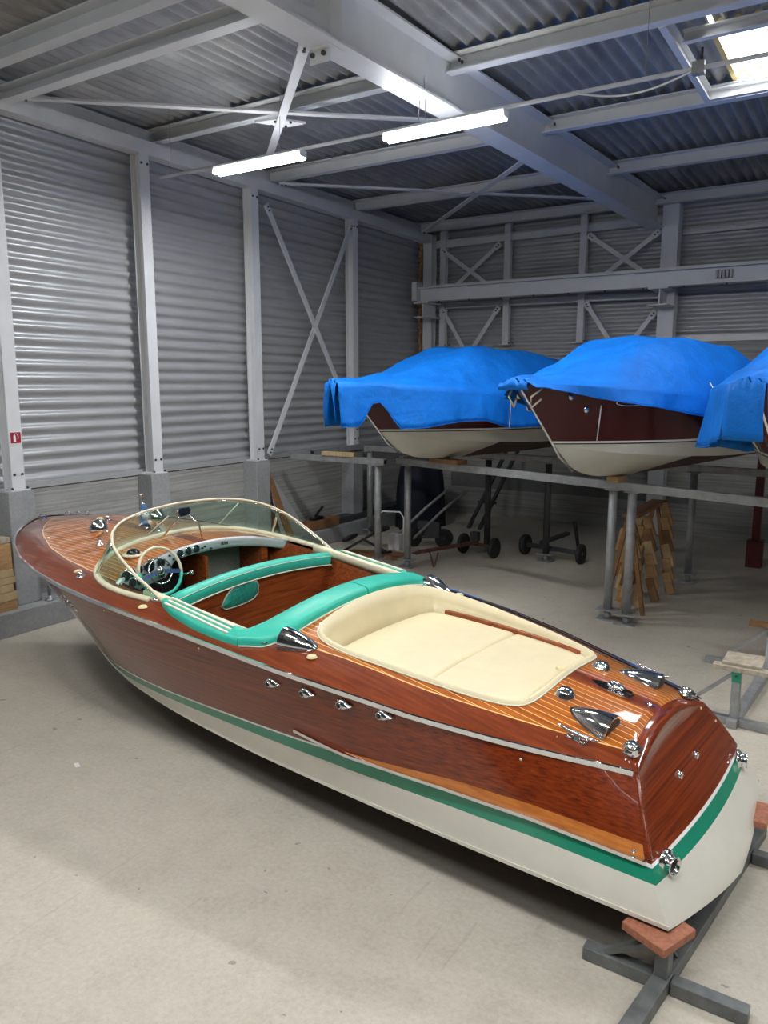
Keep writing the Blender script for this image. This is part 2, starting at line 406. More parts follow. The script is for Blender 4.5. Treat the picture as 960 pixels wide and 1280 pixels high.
struct('base_flashing', G().box(XW, -3.6, YB - 0.015, YB + 0.13, 2.59, 2.70), 'wall_metal', wb)
struct('paint_band', G().box(-8.3, -3.0, YB - 0.004, YB + 0.01, 0.62, 0.95), plain('grey_wall_band', (0.17, 0.17, 0.165), 0.8, world=True), wb)
wr = struct('wall_right', G().box(XR, XR + 0.25, YF, YB, 0, 6.75), 'hall_dark')
wf = G(); wf.box(XW - .3, XR + .3, YF - 0.25, YF, 0, 6.75)
struct('wall_front', wf, 'hall_dark')
lg = struct('baseboard_left', G().box(XW - 0.02, -8.49, YF, YB - 0.02, 0, 0.287), 'ledge', bevel=0.008)

# corrugated roof, waves run away from the camera, a hole left for the skylight
SK = (-1.72, -0.45, 8.95, 10.45)
def roof_panel(x0, x1, y0, y1, dz=0):
    pitch = 0.172; n = max(2, int((x1 - x0) / pitch * 8)); top = []; bot = []
    for i in range(n + 1):
        x = x0 + (x1 - x0) * i / n; z = ZR + 0.060 + 0.042 * math.sin(2 * PI * x / pitch) + dz; bot.append((x, z)); top.append((x, z + 0.008))
    g = G()
    g.grid([[(x, y, z) for x, z in bot] for y in (y1, y0)], True)
    g.grid([[(x, y, z) for x, z in top] for y in (y0, y1)], True)
    for y in (y0, y1): g.grid([[(x, y, z) for x, z in bot], [(x, y, z) for x, z in top]], False)
    return g
cg = G()
SK2 = (-2.7, -1.0, -1.6, 0.1)
cg.merge(roof_panel(-9.4, XR + 0.3, YF - 0.3, SK2[2] - .03)); cg.merge(roof_panel(-9.4, SK2[0] - .03, SK2[2] - .06, SK2[3] + .06, .004)); cg.merge(roof_panel(SK2[1] + .03, XR + 0.3, SK2[2], SK2[3], .004)); cg.merge(roof_panel(-9.4, XR + 0.3, SK2[3] + .03, 3.1)); cg.merge(roof_panel(-9.4, XR + 0.3, 3.0, 5.35, 0.004))
cg.merge(roof_panel(-9.4, XR + 0.3, 5.25, 8.05)); cg.merge(roof_panel(-9.4, SK[0] - .03, 7.95, 10.55, 0.006)); cg.merge(roof_panel(SK[1] + .03, XR + 0.3, 7.95, 10.55, 0.006))
cg.merge(roof_panel(SK[0], SK[1], 7.95, SK[2] - .03, 0.006)); cg.merge(roof_panel(SK[0], SK[1], SK[3] + .03, 10.55, 0.006))
cg.merge(roof_panel(-9.4, XR + 0.3, 10.45, 13.1)); cg.merge(roof_panel(-9.4, XR + 0.3, 13.0, 16.3, 0.004))
struct('ceiling', cg, 'roof')
for n_, (x0, x1, y0, y1) in enumerate((SK, SK2)):
    g = G()
    for (a, b, c, d) in ((x0 - 0.05, x0, y0 - 0.05, y1 + 0.05), (x1, x1 + 0.05, y0 - 0.05, y1 + 0.05), (x0, x1, y0 - 0.05, y0), (x0, x1, y1, y1 + 0.05)): g.box(a, b, c, d, ZR - 0.0, ZR + 0.16)
    w1 = struct('window_%d' % (n_ + 1), g, 'yel_frame')
    pl_ = bpy.data.lights.new('skylight_portal', 'AREA'); pl_.shape = 'RECTANGLE'; pl_.size = x1 - x0; pl_.size_y = y1 - y0; pl_.cycles.is_portal = True
    po = bpy.data.objects.new('skylight_portal', pl_); COL.objects.link(po); po.location = ((x0 + x1) / 2, (y0 + y1) / 2, ZR + 0.15)
    struct('pane', G().box(x0 - 0.03, x1 + 0.03, y0 - 0.03, y1 + 0.03, ZR + 0.16, ZR + 0.17), 'pane', w1)

# ------------------------------------------------------------------ steel frame
def column(name, x, y, z0, z1, w, d, label, cat='column', group=None, web_dir=(1, 0, 0), boltz=()):
    g = G().hbeam((x, y, z0), (x, y, z1), w, d, 0.016, 0.012, up=web_dir)
    t = thing(name, label, cat, (x, y, z0), group=group)
    mesh('shaft', g, 'steel_paint', t)
    mesh('base_plate', G().box(x - 0.13, x + 0.13, y - 0.13, y + 0.13, z0 - 0.001, z0 + 0.018), 'steel_paint', t)
    b = G()
    for s in (-1, 1):
        b.lathe([(0.016, 0), (0.016, 0.02), (0.008, 0.028)], (x + 0.11, y + s * 0.10, z0 + 0.018), n=8)
    for z in boltz:
        for s in (-1, 1): b.lathe([(0.016, 0), (0.016, 0.015), (0.0, 0.018)], (x + d / 2 + 0.001, y + s * 0.05, z), (1, 0, 0), n=8)
    mesh('bolt', b, 'steel_dark', t)
    return t
cl = [(5.46, 'nearest'), (7.64, 'second'), (9.87, 'third'), (12.72, 'fourth')]
labs = ['white steel column on left wall carrying the red fire extinguisher sign',
        'white steel column on left wall behind the boat flag, cladding on both sides',
        'white steel column on left wall at the lower end of the crossed bracing',
        'white steel column on left wall rising above the left end of the covered boats']
plabs = ['short concrete pier under the column with the red sign, behind the boat bow',
         'short concrete pier on left wall behind the windshield of the mahogany boat',
         'short concrete pier on left wall where the long storage rack ends',
         'short concrete pier on left wall nearest the dark back corner']
for (y, _), lb, pl in zip(cl, labs, plabs):
    column('steel_column', -8.83, y, 1.70, 6.08, 0.17, 0.18, lb, boltz=(1.9, 5.95))
    tag(mesh('concrete_pier', G().box(XW, -8.70, y - 0.17, y + 0.17, 0.288, 1.70), 'concrete_pier', bevel=0.012), pl, 'pier')
column('steel_column', -8.82, 15.80, 0.02, 6.25, 0.22, 0.22, 'tall white steel column standing in the far left corner', web_dir=(0, 1, 0))
column('steel_column', -3.58, 15.80, 0.02, 6.35, 0.30, 0.30, 'wide white steel column on back wall under the end of the big roof girder', web_dir=(0, 1, 0))
for x, lb in ((-8.50, 'slim white wall post beside the far left corner column'), (-6.95, 'slim white wall post on back wall behind the first covered boat'),
              (-5.30, 'slim white wall post on back wall, left of the middle covered boat top')):
    column('wall_post', x, 15.88, 3.82, 6.35, 0.14, 0.12, lb, 'column', web_dir=(0, 1, 0))
# foam seam in the corner
g = G()
for i in range(60):
    z = 3.1 + i * 0.05; g.ell((-8.96 + random.uniform(-.015, .015), 15.62 + random.uniform(-.03, .03), z), 0.035, 0.035 + random.uniform(0, .02), 0.04, 8, 5)
tag(mesh('foam_seam', g, 'foam'), 'rough orange foam seam running up the far left corner', 'foam')

def beam(name, p0, p1, w, h, label, kind='H', mat='steel_paint', cat='beam', group=None, up=(0, 0, 1)):
    g = G()
    if kind == 'H': g.hbeam(p0, p1, w, h, 0.018, 0.014, up)
    elif kind == 'C': g.channel(p0, p1, w, h, 0.014, up)
    else: g.bar(p0, p1, w, h, up)
    return tag(mesh(name, g, mat), label, cat, group)
# eave beam on the left wall (channel lip + web behind)
t = thing('eave_beam', 'long white eave beam along the top of the left wall', 'beam', (-8.85, 4, 6.08))
mesh('lower_flange', G().bar((-8.84, YF, 6.17), (-8.84, 15.7, 6.17), 0.20, 0.18), 'steel_paint', t)
mesh('web', G().bar((-9.0, YF, 6.33), (-9.0, 15.9, 6.33), 0.03, 0.32), 'steel_paint', t)
# main rafter
rf = thing('roof_girder', 'massive white roof girder crossing overhead from the camera to the back wall', 'beam', (-4.0, 4, 5.93))
def rxy(y): return -4.46 + (y - 4) * 0.052
g = G().hbeam((rxy(-8.9), -8.9, 6.20), (rxy(15.7), 15.7, 6.16), 0.30, 0.54, 0.022, 0.014)
mesh('girder_beam', g, 'steel_paint', rf)
g = G()
for y in (5.95,): g.box(rxy(y) - 0.14, rxy(y) + 0.14, y - 0.008, y + 0.008, 5.95, 6.42)
mesh('stiffener', g, 'steel_paint', rf)
g = G()
for y in (7.97, 10.5, 13.0, 15.6):
    for s in (-0.03, 0.03): g.lathe([(0.02, 0), (0.02, 0.016), (0, 0.02)], (rxy(y) + 0.15, y + s, 6.40), (1, 0, 0), n=8)
mesh('bolt', g, 'steel_dark', rf)
# purlins
pl = [(7.97, 0.13, 'white roof purlin passing just over the first crossed rods'), (10.45, 0.13, 'white roof purlin behind the two lit fluorescent lights'),
      (12.98, 0.13, 'white roof purlin over the far crossed rods'), (15.55, 0.12, 'white roof purlin against the top of the back wall')]
for y, w, lb in pl:
    beam('roof_purlin', (-8.95, y, 6.39), (XR, y, 6.39), w, 0.19, lb, 'C')
beam('roof_purlin', (-8.95, 5.62, 6.22), (-4.3, 5.62, 6.22), 0.14, 0.16, 'lower white beam crossing the top left corner of the view', 'C')
beam('roof_purlin', (-8.95, 5.18, 6.38), (XR, 5.18, 6.38), 0.14, 0.21, 'upper white purlin in the top left corner, touching the roof sheets', 'C')
for y in (2.6, 0.25, -1.8, -4.6): beam('roof_purlin', (-8.95, y, 6.39), (XR, y, 6.39), 0.13, 0.19, 'white roof purlin overhead, behind the viewpoint', 'C', group='purlins behind the viewpoint')
# skylight trimmers
beam('skylight_trimmer', (-2.02, 8.03, 6.36), (-2.02, 10.40, 6.36), 0.07, 0.15, 'short beam left of the skylight joining two purlins', 'C')
beam('skylight_trimmer', (-1.98, 8.72, 6.43), (0.2, 8.72, 6.43), 0.08, 0.12, 'short cross beam on the near side of the skylight', 'C')
beam('skylight_trimmer', (-1.98, 10.28, 6.34), (0.2, 10.28, 6.34), 0.08, 0.12, 'short cross beam on the far side of the skylight', 'C')

def plate(g, c, sx, sy, sz): return g.box(c[0] - sx, c[0] + sx, c[1] - sy, c[1] + sy, c[2] - sz, c[2] + sz)
def brace(p0, p1, label, w=0.095, t=0.05, nrm=(0, 0, 1), cat='brace', group=None):
    th = thing('bracing_bar', label, cat, p0, group=group)
    mesh('bar', G().bar(p0, p1, w, t * .5, nrm), 'steel_paint', th)
    d = (Vector(p1) - Vector(p0)).normalized(); g = G(); b = G()
    for p, s in ((p0, 1), (p1, -1)):
        a = Vector(p); g.bar(a, a + d * s * 0.16, 0.12, 0.012, nrm)
        for k in (0.05, 0.11):
            q = a + d * s * k; b.lathe([(0.014, 0), (0.014, 0.03)], q, nrm, n=8); b.lathe([(0.014, 0), (0.014, 0.03)], q, tuple(-x for x in nrm), n=8)
    mesh('gusset', g, 'steel_paint', th); mesh('bolt', b, 'steel_dark', th)
    return th
brace((-8.60, 5.70, 6.20), (-4.62, 9.05, 6.16), 'white roof brace running from left edge of photo through the near star joint')
brace((-4.66, 6.00, 6.02), (-7.9, 9.2, 6.16), 'white roof brace hanging from the girder bracket down to the left light')
brace((-8.55, 10.25, 6.2), (-4.4, 13.95, 6.16), 'long white roof brace beyond the two lit lights, running left to right')
brace((-4.55, 10.95, 6.16), (-8.6, 15.1, 6.2), 'white roof brace running into the far left corner')
g = G()
for a in range(6): pass
hub = thing('star_joint', 'white diamond joint plate where the near roof braces cross', 'joint', (-6.41, 7.74, 6.15))
mesh('plate', G().prism([(-6.66, 7.55), (-6.36, 7.60), (-6.16, 7.92), (-6.46, 7.90)], 6.10, 6.125), 'steel_paint', hub)
b = G()
for dx, dy in ((-.14, 0), (.14, .02), (0, -.1), (0, .1)): b.lathe([(0.016, 0), (0.016, -0.02)], (-6.41 + dx, 7.74 + dy, 6.10), n=8)
mesh('bolt', b, 'steel_dark', hub)
hub2 = thing('star_joint', 'small joint plate where the far roof braces cross', 'joint', (-6.12, 12.26, 6.12))
mesh('plate', G().box(-6.24, -6.0, 12.14, 12.38, 6.12, 6.135), 'steel_paint', hub2)
brk = thing('girder_bracket', 'bolted bracket hanging under the roof girder at the top of the photo', 'bracket', (-4.62, 5.95, 5.9))
g = G(); g.box(-4.50, -4.28, 5.86, 6.06, 5.90, 5.925); g.box(-4.56, -4.34, 5.93, 5.945, 5.80, 5.96); mesh('angle_plate', g, 'steel_paint', brk)
b = G()
for dx in (-4.52, -4.40): b.lathe([(0.022, 0), (0.022, 0.02)], (dx, 5.93, 5.87), (0, -1, 0), n=10)
mesh('bolt', b, 'steel_dark', brk)
# wall bracing, left wall
brace((-8.72, 10.12, 5.88), (-8.72, 12.72, 2.05), 'diagonal wall brace on left wall falling to the right, behind the blue cover', nrm=(1, 0, 0))
brace((-8.75, 12.62, 5.98), (-8.75, 10.08, 1.78), 'diagonal wall brace on left wall rising to the right', nrm=(1, 0, 0))
# back wall bracing and girts
for (a, b_, lb) in (((-8.53, 5.94), (-7.02, 4.85), 'upper left brace bar on back wall falling right above the first boat'), ((-7.10, 5.94), (-8.48, 4.88), 'upper left brace bar on back wall rising right above the first boat'),
                    ((-8.50, 4.66), (-7.35, 2.85), 'lower brace bar falling right below the crane rail, over the first boat'), ((-7.10, 4.63), (-8.35, 2.85), 'lower brace bar rising right below the crane rail, over the first boat'),
                    ((-5.20, 5.93), (-3.78, 4.93), 'upper brace bar falling right on back wall over the middle boat'), ((-3.80, 5.87), (-5.15, 4.90), 'upper brace bar rising right on back wall over the middle boat'),
                    ((-5.20, 4.62), (-4.3, 3.3), 'lower brace bar falling right on back wall over the middle boat'), ((-3.80, 4.38), (-4.9, 2.95), 'lower brace bar rising right on back wall over the middle boat')):
    brace((a[0], 15.80, a[1]), (b_[0], 15.79, b_[1]), lb, 0.085, 0.04, (0, -1, 0))
beam('wall_girt', (-8.70, 15.86, 6.05), (-3.78, 15.86, 6.08), 0.10, 0.16, 'upper white horizontal girt on back wall, left of the wide column', 'C')
beam('wall_girt', (-8.70, 15.86, 4.72), (-3.76, 15.86, 4.68), 0.10, 0.12, 'lower white horizontal girt just below the crane rail', 'C')
beam('wall_girt', (-3.40, 15.90, 5.81), (XR, 15.90, 5.83), 0.08, 0.08, 'thin white girt on back wall right of the wide column', 'C')
# crane rail
cr = thing('crane_rail', 'long grey crane runway beam mounted across the back wall', 'crane rail', (-8.7, 15.2, 4.76))
mesh('runway_beam', G().hbeam((-8.72, 15.2, 4.90), (XR - 0.3, 15.2, 4.90), 0.26, 0.30, 0.02, 0.012), 'steel_paint', cr)
mesh('rail', G().bar((-8.62, 15.2, 5.075), (XR - 0.3, 15.2, 5.075), 0.05, 0.04), 'steel_paint', cr)
mesh('end_stop', G().box(-8.86, -8.74, 15.06, 15.34, 4.78, 5.18), 'steel_paint', cr, bevel=0.006)
g = G()
for k in range(22): g.lathe([(0.014, 0), (0.014, -0.03)], (-8.2 + k * 0.72, 15.11, 4.752), n=6)
mesh('bolt', g, 'steel_dark', cr)
g = G()
for xx in (-2.62, -2.56, -2.50, -2.44, -2.38): g.box(xx - 0.02, xx + 0.02, 15.10, 15.19, 4.84, 4.98)
mesh('splice_plate', g, 'steel_grey', cr)
for x, lb in ((-8.60, 'grey steel console holding the left end of the crane rail'), (-3.58, 'grey steel console on the wide column under the crane rail')):
    t = thing('rail_console', lb, 'bracket', (x, 15.3, 4.4))
    g = G(); g.box(x - 0.20, x + 0.16, 15.05, 15.66, 4.715, 4.745); g.box(x - 0.20, x + 0.16, 15.05, 15.66, 4.42, 4.44); mesh('shelf_plate', g, 'steel_paint', t)
    mesh('web_plate', G().box(x - 0.012, x + 0.012, 15.10, 15.66, 4.44, 4.715), 'steel_paint', t)

# ------------------------------------------------------------------ lights and conduit
cd = thing('lighting_conduit', 'thin grey conduit rail carrying the fluorescent lights across the hall', 'rail', (-8.2, 7.5, 5.66))
mesh('rail', G().tube([(-8.24, 7.46, 5.66), (XR - 0.5, 7.46, 5.66)], 0.021, 8), 'galv_white', cd)
g = G()
for x in (-8.05, -6.2, -2.0, -0.2): g.tube([(x, 7.46, 5.66), (x, 7.5, 6.5)], 0.0035, 5)
for x in (-4.25,):
    g.tube([(x - 0.07, 7.46, 5.7), (x - 0.05, 7.5, 6.3)], 0.004, 5); g.tube([(x + 0.02, 7.46, 5.7), (x - 0.04, 7.5, 6.3)], 0.004, 5)
mesh('hanger_wire', g, 'steel_grey', cd)
cab = [(-2.62 + i * 0.075, 7.44, 5.65 - 0.10 * math.sin(PI * i / 14)) for i in range(15)]
tag(mesh('power_cable', G().tube(cab, 0.009, 6), 'stripe_white'), 'loose white cable sagging below the conduit near the skylight', 'cable')
t = thing('junction_clamp', 'small clamp on the conduit under the skylight beam', 'clamp', (-1.55, 7.46, 5.6))
mesh('clamp_body', G().box(-1.60, -1.50, 7.42, 7.50, 5.61, 5.71), 'steel_grey', t)
mesh('clamp_screw', G().lathe([(0.012, 0), (0.012, 0.12)], (-1.53, 7.46, 5.70), n=8), 'steel_dark', t)
def fixture(x0, x1, y, z, label, group=None):
    t = thing('fluorescent_light', label, 'light', ((x0 + x1) / 2, y, z - 0.1), group=group)
    mesh('housing', G().box(x0, x1, y - 0.05, y + 0.05, z - 0.045, z - 0.02), 'stripe_white', t)
    for s in (-1, 1): mesh('tube', G().tube([(x0 + 0.03, y + s * 0.045, z - 0.078), (x1 - 0.03, y + s * 0.045, z - 0.078)], 0.032, 10), 'tube_on', t)
    g = G(); g.box(x0 + 0.005, x0 + 0.03, y - 0.06, y + 0.06, z - 0.09, z - 0.02); g.box(x1 - 0.03, x1 - 0.005, y - 0.06, y + 0.06, z - 0.09, z - 0.02)
    mesh('end_cap', g, 'stripe_white', t)
    return t
fixture(-7.24, -5.84, 7.46, 5.66, 'lit fluorescent light on the left, above the left wall columns')
fixture(-4.74, -3.32, 7.46, 5.66, 'lit fluorescent light on the right, against the roof girder')
for x in (0.9, 3.6): fixture(x, x + 1.4, 7.46, 5.66, 'lit fluorescent light further right on the conduit', 'lights further right')
for yy in (1.9,):
    for x in (-7.2, -4.3, -1.4, 1.5, 4.4): fixture(x, x + 1.4, yy, 5.9, 'lit fluorescent light in a row behind the viewpoint', 'lights behind the viewpoint')
# area lamps matching the fixtures (two tubes each)
def lamp(x0, x1, y, z, e):
    l = bpy.data.lights.new('tube_lamp', 'AREA'); l.shape = 'RECTANGLE'; l.size = x1 - x0; l.size_y = 0.14; l.energy = e; l.color = (0.95, 0.975, 1.0)
    o = bpy.data.objects.new('tube_lamp', l); COL.objects.link(o); o.location = ((x0 + x1) / 2, y, z - 0.115)
for x0, x1 in ((-7.24, -5.84), (-4.74, -3.32), (0.9, 2.3), (3.6, 5.0)): lamp(x0, x1, 7.46, 5.66, 72.0)
for yy in (1.9,):
    for x in (-7.2, -4.3, -1.4, 1.5, 4.4): lamp(x, x + 1.4, yy, 5.9, 62.0)

# ------------------------------------------------------------------ sign, ledge clutter
t = thing('fire_extinguisher_sign', 'small red sign with white extinguisher symbol on the nearest wall column', 'sign', (-8.735, 5.46, 2.26))
mesh('border', G().box(-8.739, -8.733, 5.385, 5.535, 2.27, 2.42), 'sign_white', t)
mesh('panel', G().box(-8.735, -8.7305, 5.395, 5.525, 2.28, 2.41), 'sign_red', t)
g = G(); ex = -8.7295
def flat(pts, x=ex):
    n = len(pts); g.add([(x, 5.46 + a, 2.345 + b) for a, b in pts] + [(x + 0.0006, 5.46 + a, 2.345 + b) for a, b in pts], [tuple(range(n)), tuple(range(n, 2 * n))[::-1]])
flat([(-0.030, -0.05), (0.0, -0.05), (0.0, 0.018), (-0.006, 0.03), (-0.024, 0.03), (-0.030, 0.018)])
flat([(-0.022, 0.03), (-0.008, 0.03), (-0.008, 0.042), (0.012, 0.046), (0.012, 0.052), (-0.022, 0.050)])
flat([(0.012, 0.052), (0.03, 0.035), (0.036, 0.0), (0.026, -0.025), (0.020, -0.022), (0.028, 0.0), (0.024, 0.03), (0.010, 0.046)])
mesh('symbol', g, 'sign_white', t)
def plank(x0, x1, y0, y1, z0, z1, label, mat='wood', group=None, name='timber_block', cat='timber', rot=0):
    o = mesh(name, G().box(x0, x1, y0, y1, z0, z1), mat, bevel=0.004)
    if rot: o.rotation_euler = (0, 0, rot)
    return tag(o, label, cat, group)
zz = 0.288
for i, (h, dy, m) in enumerate(((0.12, 0.0, 'wood'), (0.11, 0.01, 'wood2'), (0.10, -0.03, 'wood2'), (0.085, 0.0, 'wood2'), (0.095, -0.02, 'wood2'))):
    names = ['bottom', 'second lowest', 'middle', 'second highest', 'top']
    plank(-8.96, -8.60, 4.94 + dy, 5.235 + dy, zz, zz + h - 0.004, 'sawn timber block on the ledge beside the bow, %s in the pile' % names[i], m); zz += h
plank(-8.97, -8.62, 4.72, 5.22, zz, zz + 0.30, 'wide brown timber beam lying on the timber pile beside the bow', 'wood')
plank(-8.97, -8.66, 4.70, 5.24, zz + 0.305, zz + 0.37, 'thin weathered board on top of the timber pile beside the bow', 'ply')
plank(-8.93, -8.62, 4.52, 4.90, 0.288, 0.62, 'grey board stack at the left edge of the photo, on the ledge', 'ply')
plank(-8.93, -8.64, 4.52, 4.88, 0.625, 0.80, 'purple grey block at the left edge of the photo, on the ledge', 'purple')
# conduit pipe beside the first pier and a black folded bracket on the ledge
t = thing('floor_pipe', 'thin vertical grey pipe between the bow and the first concrete pier', 'pipe', (-8.66, 5.72, 0.288))
mesh('pipe', G().tube([(-8.62, 5.68, 0.288), (-8.62, 5.68, 1.2)], 0.02, 8), 'steel_grey', t)
mesh('foot', G().lathe([(0.06, 0), (0.06, 0.015), (0.025, 0.02), (0.025, 0.06)], (-8.62, 5.68, 0.288)), 'steel_grey', t)
t = thing('folding_trestle', 'black folded metal trestle leaning on the ledge behind the bow', 'trestle', (-8.7, 6.1, 0.288))
mesh('leg', G().bar((-8.93, 5.86, 0.92), (-8.62, 6.12, 0.31), 0.05, 0.03), 'black', t)
mesh('leg', G().bar((-8.93, 6.02, 0.90), (-8.66, 6.36, 0.31), 0.05, 0.03), 'black', t)
mesh('foot_bar', G().bar((-8.60, 6.02, 0.31), (-8.66, 6.42, 0.31), 0.05, 0.035), 'black', t)
# stuff on the ledge at the back
t = thing('leaning_panel', 'triangular brown and grey panel leaning on left wall behind the windshield', 'panel', (-8.9, 10.4, 0.288))
mesh('board', G().add([(-8.95, 10.16, 1.60), (-8.62, 10.22, 0.29), (-8.62, 10.95, 0.29), (-8.60, 10.22, 0.29), (-8.60, 10.95, 0.29), (-8.93, 10.16, 1.60)], [(0, 1, 2), (5, 4, 3), (0, 5, 3, 1), (1, 3, 4, 2), (0, 2, 4, 5)]), 'ledge', t)
mesh('brown_edge_board', G().bar((-8.94, 10.14, 1.62), (-8.58, 10.42, 0.30), 0.16, 0.025, (1, 0, 0)), 'wood_dark', t)
plank(-8.85, -8.58, 11.0, 11.9, 0.288, 0.46, 'dark timber baulk lying on the ledge behind the windshield', 'wood_dark')
plank(-8.90, -8.62, 12.0, 14.9, 0.288, 0.40, 'long dark plank lying on the ledge towards the back corner', 'steel_dark')
t = thing('hand_plane', 'small black winch lying on the dark timber baulk', 'tool', (-8.7, 11.35, 0.46))
mesh('body', G().box(-8.78, -8.66, 11.2, 11.5, 0.461, 0.52), 'black', t, bevel=0.01)
mesh('handle', G().tube([(-8.72, 11.32, 0.52), (-8.72, 11.42, 0.60), (-8.72, 11.55, 0.68)], 0.025, 8), 'black', t)

# ------------------------------------------------------------------ hulls
class Hull:
    """port half tables keyed by A (stern 0 ... bow L): rail, chine, keel"""
    def __init__(s, rail, chine, keel, p, L): s.rail, s.chine, s.keel, s.p, s.L = smooth_tab(rail), smooth_tab(chine), smooth_tab(keel), p, L
    def ends(s, A): return interp(s.rail, A), interp(s.chine, A)
    def side(s, A, c):
        (ar, br, cr), (ac, bc, cc) = s.ends(A); q = (c - cc) / max(1e-4, cr - cc); q = max(0, min(1, q)); p = interp(s.p, A)[0]
        return (ac + (ar - ac) * q, max(0, bc + (br - bc) * q ** p), cc + (cr - cc) * q)
    def cuts(s, A): (ar, br, cr), (ac, bc, cc) = s.ends(A); return cc, cr
    def band(s, g, f0, f1, n=4, off=0, A0=0.0, A1=None, NA=90, mi=0):
        A1 = s.L if A1 is None else A1
        for sg in (1, -1):
            P = []
            for i in range(NA + 1):
                u = i / NA; A = A0 + (A1 - A0) * (1 - (1 - u) ** 1.5) if A1 > s.L * 0.95 else A0 + (A1 - A0) * u
                cc, cr = s.cuts(A); c0 = min(cr, max(cc, f0(A))); c1 = min(cr, max(c0, f1(A))); row = []
                for k in range(n + 1):
                    a, b, c = s.side(A, c0 + (c1 - c0) * k / n); row.append((a, sg * (b + off), c))
                P.append(row if sg < 0 else row[::-1])
            g.grid(P, True, mi=mi)
        return g
    def bottom(s, g, NA=70):
        for sg in (1, -1):
            P = []
            for i in range(NA + 1):
                A = s.L * (1 - (1 - i / NA) ** 1.4); a, b, c = interp(s.chine, A); ak, ck = interp(s.keel, A)
                row = [(a + (ak - a) * k / 5, sg * b * (1 - k / 5), c + (ck - c) * (k / 5)) for k in range(6)]
                P.append(row if sg > 0 else row[::-1])
            g.grid(P, True)
        return g
RB = [(.3,.555,.60),(.4,.592,.616),(.7,.70,.642),(1,.794,.668),(1.5,.935,.72),(2,1.02,.772),(2.5,1.08,.808),(3,1.115,.845),(3.5,1.155,.888),(4,1.20,.933),(4.5,1.224,.966),(5,1.22,1.0),(5.5,1.165,1.03),(6,1.055,1.06),(6.5,.865,1.085),(6.75,.74,1.095),(7,.585,1.1),(7.25,.40,1.105),(7.45,.22,1.105),(7.58,.07,1.105),(7.6,0.001,1.105)]
CRN = [(.3,.12),(.4,.12),(1,.165),(2.5,.22),(4,.23),(5,.22),(5.5,.185),(6.5,.13),(7.2,.05),(7.6,0)]
RBs = RB; CRNs = smooth_tab(CRN, 120, 3)
def br_(a): return interp(RBs, a)[0]
def deckc(a, y):
    a = max(.3, min(7.6, a)); br, cr = interp(RBs, a); return cr + interp(CRNs, a)[0] * max(0, 1 - (abs(y) / max(br, 1e-3)) ** 2)
rail = []
for i in range(161):
    A = 7.6 * i / 160; a = A + 0.3 * max(0, 1 - A / 1.5); rail.append((A, a, *interp(RBs, a)))
H1 = Hull(rail, [(0,0,.868,0),(1,1,.905,0),(2,2,.92,0),(3,3,.912,0),(3.5,3.5,.89,.005),(4,4,.87,.02),(4.7,4.7,.80,.05),(5.3,5.28,.68,.09),(5.8,5.7,.54,.13),(6.3,6.15,.39,.18),(6.8,6.55,.23,.23),(7.2,6.85,.11,.27),(7.6,7.1,.0,.3)],
          [(0,-.07,-.11),(4,4,-.14),(5.3,5.25,-.12),(6,5.9,-.05),(6.6,6.4,.04),(7.2,6.8,.17),(7.6,7.1,.3)],
          [(0,1.6),(1,1.5),(2,1.0),(5,1.0),(6,1.15),(7,.8),(7.6,.8)], 7.6)
H1.rail = rail
GT = [(0,.245),(.7,.29),(1.3,.302),(2.2,.302),(3.1,.268),(4.5,.205),(5.2,.175),(5.7,.18),(6.2,.20),(7.6,.2)]
GB = [(0,.18),(.67,.207),(1.28,.212),(2.2,.207),(3.1,.188),(4,.155),(4.9,.11),(5.5,.125),(6,.15),(7.6,.2)]
gt = lambda A: interp(GT, A)[0]
gb = lambda A: interp(GB, A)[0]
# boat frame: x = forward, y = port, z = up
Fv = Vector((-0.99356, 0.11329, 0.0)); Sv = Vector((0.11326, 0.99329, 0.02284)); Pv = -Sv; Uv = Fv.cross(Pv)
Ob = Vector((-0.540, 4.496, 0.350))
BM = Matrix(((Fv.x, Pv.x, Uv.x, Ob.x), (Fv.y, Pv.y, Uv.y, Ob.y), (Fv.z, Pv.z, Uv.z, Ob.z), (0, 0, 0, 1)))
boat = thing('mahogany_runabout', 'varnished mahogany speedboat with turquoise seats and green stripe, filling the foreground', 'boat', matrix=BM)
def bp(name, g, mat, parent=None, label=None, **k):
    o = mesh(name, g, mat, parent or boat, world=False, **k)
    if label: o['label'] = label
    return o
def sub(parent, name, g, mat, **k): return mesh(name, g, mat, parent, world=False, **k)

WL_ = 0.016
g = G(); H1.band(g, lambda A: gt(A) + WL_, lambda A: 9, 14); top = bp('topside_planking', g, 'mahog_side')
g = G(); H1.band(g, gb, gt, 3)
def tcorner(c): return H1.side(0.0, c)
def camber(c): return 0.10 * max(0, 1 - c / 0.62) - 0.03 * min(1, c / 0.6)
def tpt(t, c):
    a, b, cc = tcorner(max(0, min(0.60, c))); return (a - camber(c) * (1 - t * t), t * b, c)
TN = 36
def tband(g, f0, f1, n=4):
    P = []
    for i in range(TN + 1):
        t = -1 + 2 * i / TN; c0, c1 = f0(t), f1(t); P.append([tpt(t, c0 + (c1 - c0) * k / n) for k in range(n + 1)])
    return g.grid(P, True)
tband(g, lambda t: gb(0), lambda t: gt(0)); bp('boot_stripe', g, 'green', label='green painted stripe above the white bottom')
g = G(); H1.band(g, gt, lambda A: gt(A) + WL_, 1, 0.001); tband(g, lambda t: gt(0), lambda t: gt(0) + WL_, 1); bp('white_line', g, 'stripe_white')
g = G(); H1.bottom(g); bp('bottom', g, 'antifoul', label='dark brown underside below the chine')
g = G(); H1.band(g, lambda A: -1, gb, 4); tband(g, lambda t: -.11 * (1 - abs(t)), lambda t: gb(0)); bp('hull_bottom', g, 'hull_white', label='cream white lower hull')
